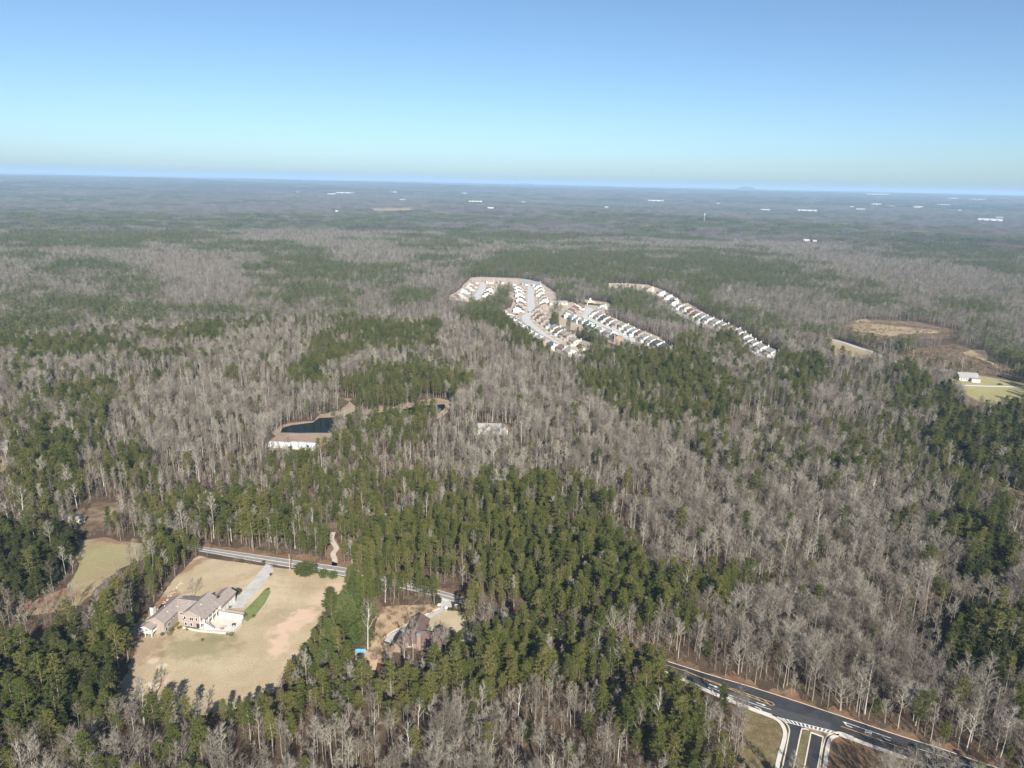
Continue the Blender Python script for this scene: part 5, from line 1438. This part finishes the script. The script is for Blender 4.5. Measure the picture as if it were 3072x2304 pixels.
b = MB(); gable_roof(b, -5.5, 5.5, 0, 12, 5.6, 8.6, 'y'); b.obj('roof', ROOF['dark'], ob)
MB().box(-6.2, -4.8, -1.2, -.02, 0, 9.8).obj('chimney', WALL['orange'], ob)
panel_on('window', ob, -5.5, 6, 4, 1.2, 1.5, '-x', M['glass']); panel_on('window', ob, -5.5, 9.5, 4, 1.2, 1.5, '-x', M['glass'])
pv_ = empty('pavilion', at('F', 430, 570), R(10)); tag(pv_, 'cream pavilion with a peaked roof at the top of the middle street', 'pavilion')
for sx_ in (-6, 6):
    for sy_ in (-6, 6):
        MB().box(sx_ - .4, sx_ + .4, sy_ - .4, sy_ + .4, 0, 3.4).obj('column', M['trim'], pv_)
MB().box(-5.2, 5.2, -5.2, 5.2, 0, 3.2).obj('wall', WALL['cream'], pv_)
b = MB()
b.hull([(-7.4, -7.4, 3.42), (7.4, -7.4, 3.42), (7.4, 7.4, 3.42), (-7.4, 7.4, 3.42)], [(-1.6, -1.6, 7.2), (1.6, -1.6, 7.2), (1.6, 1.6, 7.2), (-1.6, 1.6, 7.2)])
b.obj('roof', ROOF['tan'], pv_)
cp = MB().box(-1.1, 1.1, -1.1, 1.1, 7.2, 8.4).hull([(-1.5, -1.5, 8.42), (1.5, -1.5, 8.42), (1.5, 1.5, 8.42), (-1.5, 1.5, 8.42)], [(-.1, -.1, 10), (.1, -.1, 10), (.1, .1, 10), (-.1, .1, 10)])
cp.obj('cupola', M['trim'], pv_)
cl = empty('club_house', at('E', 1960, 520), R(8)); tag(cl, 'long low grey roofed club house between the avenue and the middle street', 'club house')
w = MB(); w.box(-14, 14, -4, 4, 0, 4); w.obj('wall', WALL['tan'], cl)
b = MB(); gable_roof(b, -14, 14, -4, 4, 4, 6, 'x'); b.obj('roof', ROOF['grey'], cl)
for q in (-9, -3, 3, 9):
    panel_on('window', cl, q, -4, 2, 1.6, 1.6, '-y', M['glass'])
hd = tag(ribbon('clipped_hedge', pts('F', '395 582 520 590 650 598'), 2.2, 0, 2.4, M['needles_dark'], kind=None), 'long dark clipped hedge at the top of the middle street', 'hedge')

# cars on the estate and the farm lane
def car(p, ang, paint_, label):
    o = empty('parked_car', p, ang); tag(o, label, 'car', 'parked cars')
    def body():
        b = MB(); prof = [(-2.3, .35), (2.3, .35), (2.35, .8), (1.2, .95), (.6, 1.42), (-1.2, 1.45), (-1.9, 1.0), (-2.35, .9)]
        b.hull([(x, .88, z) for x, z in prof], [(x, -.88, z) for x, z in prof]); return b.mesh('body', paint_)
    inst('body', shared(('car', paint_.name), body), o)
    inst('windscreen', shared('cws', lambda: MB().hull([(1.22, -.75, .97), (1.22, .75, .97), (.63, .7, 1.40), (.63, -.7, 1.40)], [(1.25, -.75, .99), (1.25, .75, .99), (.66, .7, 1.42), (.66, -.7, 1.42)]).mesh('windscreen', M['glass'])), o)
    for s_, nm in ((-1, 'side_window'), (1, 'side_window')):
        inst(nm, shared('csw%d' % s_, lambda: MB().box(-1.3, .7, .885 * s_ - .01, .885 * s_ + .01, .98, 1.35).mesh('side_window', M['glass'])), o)
    wm = shared('cwheel', lambda: MB().tube([(0, -.12, 0), (0, .12, 0)], [.33, .33], 10, cap=True).mesh('wheel', M['dark_void']))
    for x in (-1.4, 1.4):
        for y in (-.86, .86):
            inst('wheel', wm, o, (x, y, .33))
CP = [flat_mat('black_car_paint', (.015, .016, .018), .1, 1, .3, .5), flat_mat('grey_car_paint', (.16, .165, .17), .1, 1, .3, .5), flat_mat('white_car_paint', (.6, .6, .6), .05, 1, .3, .5), flat_mat('maroon_car_paint', (.13, .025, .025), .1, 1, .3, .5)]
car(at('H', 1975, 772), R(5), CP[0], 'dark car on the white farm lane beside the pasture')
for c, x, y, a, k, lb in [('E', 1275, 687, 30, 0, 'dark car at the upper end of the lower row by the pines'), ('E', 1412, 312, 90, 0, 'dark car on the pine side of the avenue near its top'), ('E', 1345, 655, 15, 1, 'grey car parked where the avenue meets the lower street'), ('E', 1468, 648, 80, 0, 'dark car on the avenue just above the bend'), ('E', 520, 312, 20, 0, 'black car in a drive on the outer side of the close'),
                          ('E', 505, 356, 5, 1, 'grey car below the black one on the outer side of the close'), ('E', 1585, 355, 10, 3, 'maroon car in a drive on the lawn side of the avenue'), ('E', 1760, 668, 10, 2, 'white car behind the upper side of the lower street'), ('F', 700, 940, 30, 3, 'maroon car in a drive on the far side of the middle street'), ('F', 1060, 1130, 20, 2, 'white car on the road near the orange brick house')]:
    car(at(c, x, y), R(a), CP[k], lb)

# utility poles
def pole(p, h, label, arm=True, turn=0.0):
    o = empty('utility_pole', p, turn); tag(o, label, 'utility pole', 'utility poles')
    MB().tube([(0, 0, -.2), (0, 0, h)], [.2, .13], 7, cap=True).obj('shaft', flat_mat('pole_timber', (.33, .28, .22), .15, 2) if 'pt' not in _shared else _shared['pt'], o)
    if arm and not label.startswith(('thin dark', 'lone pole', 'pale utility')):
        MB().box(-1.3, 1.3, -.08, .08, h - .9, h - .7).obj('crossarm', M['wood'], o)
        for x in (-1.1, -.5, .5, 1.1):
            MB().box(x - .05, x + .05, -.05, .05, h - .7, h - .45).obj('insulator', M['galv'], o)
_shared['pt'] = flat_mat('pole_timber', (.33, .28, .22), .15, 2)
for c, x, y, h, lb in [('H', 822, 470, 14, 'utility pole beside the country road next to the dark pine hedge'), ('H', 1103, 570, 16, 'tall utility pole above the pale bare trees left of the farm house'), ('H', 572, 352, 12, 'utility pole in front of the small dark pine block'), ('H', 290, 262, 10, 'utility pole at the top of the tan field'), 
                       ('Z', 1750, 430, 9, 'thin dark pole next to the largest round bush by the road'), ('D', 1905, 650, 13, 'pale utility pole in the dark woods near the bottom corner'), ('X', 1715, 620, 9, 'short pole at the edge of the mown pasture'), ('X', 2085, 1075, 9, 'pole in the brown strip at the right edge'), ('X', 2150, 1275, 10, 'pole lower down the brown strip at the right edge'), ('Y', 1715, 1600, 10, 'lone pole among thin trunks at the bottom beside the junction')]:
    pole(at(c, x, y), h, lb)

# ---------------------------------------------------------------- far away: warehouses, houses, mast, water tower
FAR_CLEAR = []
M['bright_roof'] = flat_mat('white_flat_roof', (.40, .40, .39), .03, .05)
def far_block(ux, uy, wpx, dpt, h, label, cat='warehouse', name='warehouse', roof='bright_roof', turn=0.0, clear=True):
    h *= .8; wpx *= .8
    p = at('U', ux, uy)
    d = ray(ux * 1.38879, uy * 1.38879)
    w = wpx * 1.38879 / F_PX * p.length / 2
    if clear:
        FAR_CLEAR.append((p.x, p.y, w * 1.15 + 15))
    rz = math.atan2(-p.x, p.y) + turn
    o = empty(name, p, rz); tag(o, label, cat)
    MB().box(-w, w, -dpt / 2, dpt / 2, -8, h).obj('wall', WALL['grey'], o)
    MB().box(-w - .5, w + .5, -dpt / 2 - .5, dpt / 2 + .5, h + .01, h + .8).obj('roof', M[roof], o)
    for k in range(3):
        MB().box(-w * .7 + k * w * .6, -w * .7 + k * w * .6 + w * .2, -dpt / 2 - .25, -dpt / 2, 0, min(h * .5, 5)).obj('loading_door', M['dark_void'], o)
for a in [(1027, 436, 34, 60, 10, 'long white shed in the haze left of the middle of the horizon'), (1417, 434, 40, 90, 12, 'broad bright white warehouse above the estate in the haze'), (1896, 420, 46, 160, 16, 'longest bright white warehouse under the horizon on the right'), (1892, 428.5, 26, 90, 12, 'white warehouse just below the longest one'),
          (1747, 429, 44, 60, 10, 'thin white warehouse left of the longest one'), (2016, 424, 40, 90, 12, 'white warehouse next right of the longest one'), (2062, 424.5, 22, 80, 12, 'short white warehouse between two wider ones near the horizon'), (2112, 428, 30, 60, 10, 'white warehouse near the horizon towards the right edge'), (2146, 437, 46, 120, 12, 'bright white warehouse lowest and farthest right'),
          (2040, 433, 26, 50, 8, 'low white block below the short warehouse'), (1862, 433, 20, 40, 8, 'small white block below left of the longest warehouse'), (1984, 434, 22, 40, 8, 'small white block below the middle warehouses'), (745, 412.5, 46, 60, 10, 'thin pale warehouse near the horizon on the left'), (716, 413.5, 20, 50, 9, 'small pale block left of the thin pale warehouse'),
          (850, 416, 16, 60, 14, 'pair of pale blocks right of the thin pale warehouse'), (1003, 418, 18, 40, 9, 'small pale block above the long white shed'), (1385, 406, 20, 60, 10, 'tiny pale block on the horizon above the broad warehouse'), (1790, 408, 16, 60, 10, 'tiny pale block near the horizon left of the white warehouses')]:
    far_block(*a)
for ux, uy, w, h, lb in [(1742, 521, 14, 8, 'bright white far house in the trees above the right fields'), (1760, 522, 9, 6, 'smaller white far house beside the bright one'), (1975, 537, 30, 7, 'pale cluster of far houses in the dark pines on the right'), (1130, 437, 10, 6, 'tiny pale far building right of the long white shed'), (728, 457, 8, 8, 'tiny white far house in the bare woods on the left'), (870, 432, 14, 6, 'pale far barn beside a tan field'), (2160, 470, 14, 6, 'small pale far building at the right edge')]:
    far_block(ux, uy, w, 14, h, lb, 'house', 'far_house', 'bright_roof')
SPOTS = [(592, 390, 10, 'horizon left of the thin pale warehouse'),
         (645, 409, 12, 'haze left of the small pale block'), (1060, 450, 16, 'haze right below the long white shed'), (1481, 411, 12, 'horizon right of the broad warehouse'), (1311, 427, 10, 'haze left of the broad warehouse'), (1551, 440, 8, 'haze right below the broad warehouse'), (1926, 445, 14, 'haze below the longest warehouse'),
         (1981, 448, 16, 'haze lower right of the longest warehouse'), (2076, 443, 8, 'haze below the short warehouse'), (2196, 431, 16, 'haze at the right edge'), (1656, 430, 22, 'haze left of the thin white warehouse'), (1841, 446, 8, 'haze below left of the longest warehouse')]
for ux, uy, w, wh_ in SPOTS:
    far_block(ux, uy, w, 30, 8, 'tiny pale building in the ' + wh_, 'building', 'far_building')
fp_ = at('U', 840, 453); sheet('far_field', [at('U', *q, 0) for q in ((800, 449), (890, 447), (905, 451), (880, 455), (810, 456))], M['tan_field'], 0, jitter=0, seg=9999)
FAR_CLEAR.append((fp_.x, fp_.y, 150)); ff = bpy.data.objects['far_field']
for v in ff.data.vertices:
    v.co.z = float(terrain(v.co.x, v.co.y)) + 1.5
mp_ = at('U', 1521, 480)
ms = empty('radio_mast', mp_); tag(ms, 'thin lattice radio mast standing above the far pines', 'radio mast')
hm_ = mp_.length / F_PX * 24
MB().tube([(0, 0, 0), (0, 0, hm_)], [1.3, .7], 3, cap=True).obj('shaft', M['galv'], ms)
for z in (.8, .93):
    MB().tube([(0, 0, hm_ * z), (0, 0, hm_ * z + 4)], [2.2, 2.2], 6, cap=True).obj('antenna_ring', M['galv'], ms)
wp_ = at('U', 908, 398.5)
wt = empty('water_tower', wp_); tag(wt, 'white water tower standing on the horizon left of centre', 'water tower')
MB().tube([(0, 0, 0), (0, 0, 40)], [6, 4.5], 8).obj('stem', M['bright_roof'], wt)
MB().tube([(0, 0, 38), (0, 0, 42), (0, 0, 50), (0, 0, 58), (0, 0, 62)], [5, 15, 20, 15, 3], 14, cap=True).obj('tank', M['bright_roof'], wt)

# ---------------------------------------------------------------- planting
x, y = grow(0, 950, 3.6, 41)
ok = free(x, y)
for P in IN_CLEAR_OK:
    ok |= inside(P, x, y)
brushy = np.zeros(len(x), bool)
for P in BRUSHY:
    brushy |= inside(P, x, y) | inside(P, x * 1.045, y * 1.045)
for P in BRUSH_PINES:
    brushy &= ~inside(P, x, y)
ok &= ~brushy | (rng.random(len(x)) < .22)
x, y = x[ok], y[ok]
pp, kind = pine_chance(x, y)
is_pine = rng.random(len(x)) < pp
# thin out: pines need a little more room than the bare stems; gaps in both
gap = fbm(x, y, 16, 50)
keep = np.where(is_pine, rng.random(len(x)) < .80, rng.random(len(x)) < np.where(gap < .36, .45, .92))
x, y, pp, kind, is_pine = x[keep], y[keep], pp[keep], kind[keep], is_pine[keep]
n = len(x)
u = rng.random(n)
zone = fbm(x, y, 70, 20)
big = zone > .55
bshape = np.select([(u < .035), (u < .32) & big, (u < .46) & big, u < .50, u < .62, u < .74, u < .86], [5, 3, 4, 7, 0, 2, 6], 1)
pshape = np.select([u < .27, u < .52, u < .76], [0, 1, 2], 3)
pshape = np.where((kind == 2) & (u < .8), 4, np.where((kind == 1) & (u < .82), 5, pshape))
pshape = np.where((kind == 0) & (pp < .5) & (u > .8), 4, pshape)
shape = np.where(is_pine, pshape, bshape)
size = np.clip(rng.normal(.56, .125, n), .32, .92)
size = np.where((kind == 2), size * np.where(u < .8, rng.uniform(1.1, 1.75, n), .75), np.where(kind == 1, size * 1.15, size))
size *= np.where(zone < .38, .85, 1.0)
br = np.zeros(n, bool)
for P in BRUSHY:
    br |= inside(P, x, y)
size *= np.where(br, .55, 1.0)
turn = rng.uniform(0, 6.283, n)
P3 = np.stack([x, y, np.zeros(n)], 1)
# which are in the frame, nearest first
top = P3.copy(); top[:, 2] = np.where(is_pine, 12, 11)
sx, sy = project(top)
inf = (sx > 10) & (sx < 3062) & (sy < 2296) & (sy > 600)
dist = np.hypot(x, y)
def nearest(mask, k):
    c = np.where(mask & inf & ((shape != 7) | is_pine))[0]
    return c[np.argsort(dist[c])][:k]
own_p, own_b = nearest(is_pine, 285), nearest(~is_pine, 285)
PLACES = [('beside the lower edge of the big pale lawn', 480, 1540), ('in the wooded strip bordering the big pale lawn', 255, 1330), ('in the dark woods beyond the green field', 50, 1220), ('in the dark bottom corner woods', 60, 1480),
          ('just below the brown roofed house', 1000, 1440), ('between the two house yards', 720, 1360), ('across the road above the brown roofed house', 1000, 1230), ('in the grey woods along the bottom edge', 850, 1640),
          ('in the stand where the new road begins', 1420, 1480), ('beside the thin trunks next to the junction', 1520, 1600), ('on the bank above the painted junction', 1750, 1420), ('near the end of the new road', 2060, 1640),
          ('in the dark evergreens above the new road', 2130, 1400), ('across the road from the large house', 600, 1120), ('in the bottom corner beside the lawn', 200, 1620), ('in the bare woods beside the dense stand', 1700, 1290)]
PX = np.array([(a * 1.38879, b * 1.38879) for _, a, b in PLACES])
def place_of(i):
    k = int(np.argmin(np.hypot(PX[:, 0] - sx[i], PX[:, 1] - sy[i])))
    dx_, dy_ = sx[i] - PX[k, 0], sy[i] - PX[k, 1]
    v_ = 'upper' if dy_ < -45 else 'lower' if dy_ > 45 else 'middle'
    h_ = 'left' if dx_ < -70 else 'right' if dx_ > 70 else 'centre'
    return '%s, %s %s' % (PLACES[k][0], v_, h_)
for ids, nm, specs, meshes, cat in ((own_p, 'pine_tree', PINE_SPEC, PINE_ME, 'pine tree'), (own_b, 'bare_tree', BARE_SPEC, BARE_ME, 'bare tree')):
    for i in ids:
        k = int(shape[i])
        o = bpy.data.objects.new(nm, None); C.objects.link(o)
        o.location = P3[i]; o.rotation_euler = (0, 0, turn[i]); w_ = size[i] * (1.32 if ids is own_p else 1.25); o.scale = (w_, w_, size[i])
        where = place_of(i)
        tag(o, specs[k][0] + ' ' + where, cat, specs[k][0].replace('tree', 'trees', 1).replace('pine', 'pines', 1) + ' ' + where)
        for pn, me in zip(('trunk', 'crown'), meshes[k]):
            q = bpy.data.objects.new(pn, me); C.objects.link(q); q.parent = o
rest = np.ones(n, bool); rest[own_p] = False; rest[own_b] = False
for msk, nm, tc, lb, ct in ((rest & is_pine, 'pine_woods', T_PINE, 'green pine woods covering the land up to the housing estate', 'pine woods'), (rest & ~is_pine, 'bare_woods', T_BARE, 'grey leafless woods covering the land up to the housing estate', 'bare woods')):
    scatter(nm, P3[msk], turn[msk], size[msk] * (1.32 if 'pine' in nm else 1.25), shape[msk], tc, lb, ct, size[msk])

# middle distance
x, y = grow(950, 2700, 4.8, 39)
ok = free(x, y)
for P in IN_CLEAR_OK:
    ok |= inside(P, x, y)
brushy = np.zeros(len(x), bool)
for P in BRUSHY:
    brushy |= inside(P, x, y) | inside(P, x * 1.045, y * 1.045)
ok &= ~brushy
x, y = x[ok], y[ok]
pp, kind = pine_chance(x, y)
is_pine = rng.random(len(x)) < pp
n = len(x)
u = rng.random(n)
sh = np.where(is_pine, np.where(kind == 1, 4, (u * 3.99 * (1 - .1)).astype(int)), np.minimum(4, (u * 5).astype(int)))
z = np.asarray(terrain(x, y)) * np.ones(n)
P3b = np.stack([x, y, z], 1)
sc = np.clip(rng.normal(.57, .12, n), .34, .9); tr = rng.uniform(0, 6.283, n)
scatter('pine_woods_beyond', P3b[is_pine], tr[is_pine], sc[is_pine] * 1.35, sh[is_pine], T_PINE_MID, 'distant green pine woods around and beyond the housing estate', 'pine woods', sc[is_pine])
scatter('bare_woods_beyond', P3b[~is_pine], tr[~is_pine], sc[~is_pine] * 1.4, sh[~is_pine], T_BARE_MID, 'distant grey leafless woods around and beyond the housing estate', 'bare woods', sc[~is_pine])

# far woods, in clumps
def far_woods(name, r0, r1, step, k, label):
    x, y = grow(r0, r1, step, 37, .3)
    ok = np.ones(len(x), bool)
    for (fx, fy, fr) in FAR_CLEAR:
        d = np.array([fx, fy]) / math.hypot(fx, fy)
        a = (x - fx) * d[0] + (y - fy) * d[1]; b = (x - fx) * d[1] - (y - fy) * d[0]
        ok &= ~((np.abs(b) < fr) & (a > -max(260, fr * 1.5, .075 * math.hypot(fx, fy))) & (a < fr * .8))
    ok &= fbm(x, y, 420, 31) < .70
    x, y = x[ok], y[ok]
    pp, _ = pine_chance(x, y)
    n = len(x); u = rng.random(n); v = rng.random(n)
    sh = np.where(u < pp * .9, 5 + (v * 4).astype(int), np.where(u < .93, (v * 5).astype(int), 9 + (v * 3).astype(int)))
    z = np.asarray(terrain(x, y)) * np.ones(n)
    scatter(name, np.stack([x, y, z], 1), rng.uniform(0, 6.28, n), np.full(n, k) * rng.uniform(.9, 1.15, n), sh, T_PATCH, label, 'far woods', rng.uniform(.62, .9, n) * (1 + (k - 1) * .12))
far_woods('far_woods', 2650, 8000, 36, 1.0, 'far woods of mixed pine and bare trees fading into haze')
far_woods('horizon_woods', 8000, 26000, 105, 3.0, 'hazy woods reaching to the horizon')

# undergrowth: dry brush in scrub land, on verges and between the near trunks
x, y = grow(0, 520, 3.1, 41)
ok = free(x, y, .1) & (rng.random(len(x)) < .55)
x1, y1 = x[ok], y[ok]
x, y = grow(180, 1150, 3.0, 41)
b = np.zeros(len(x), bool)
for P in BRUSHY:
    b |= inside(P, x, y)
for c in FIELDS_R[:3]:
    b &= ~(inside(c, x, y) & (rng.random(len(x)) < np.where(fbm(x, y, 22, 60) > .52, .35, .95)))
b &= rng.random(len(x)) < .8
x, y = np.concatenate([x1, x[b]]), np.concatenate([y1, y[b]])
n = len(x)
scatter('undergrowth', np.stack([x, y, np.zeros(n)], 1), rng.uniform(0, 6.28, n), rng.uniform(.5, 1.35, n), rng.integers(0, 4, n), T_BRUSH, 'dry brown brush under the trees and on the scrub land', 'undergrowth')

# ---------------------------------------------------------------- haze
hb = MB().box(-62000, 62000, -62000, 62000, -75, 265)
hm = bpy.data.materials.new('haze'); hm.use_nodes = True
ht = hm.node_tree
ht.nodes.remove(ht.nodes["Principled BSDF"])
pv = ht.nodes.new("ShaderNodeVolumePrincipled")
pv.inputs["Color"].default_value = (.46, .68, .94, 1)
pv.inputs["Density"].default_value = 7.0e-5
pv.inputs["Anisotropy"].default_value = 0.0
ht.links.new(pv.outputs[0], ht.nodes["Material Output"].inputs["Volume"])
tag(hb.obj('haze', hm), 'thin pale blue haze lying over the whole landscape', 'haze', kind='stuff')
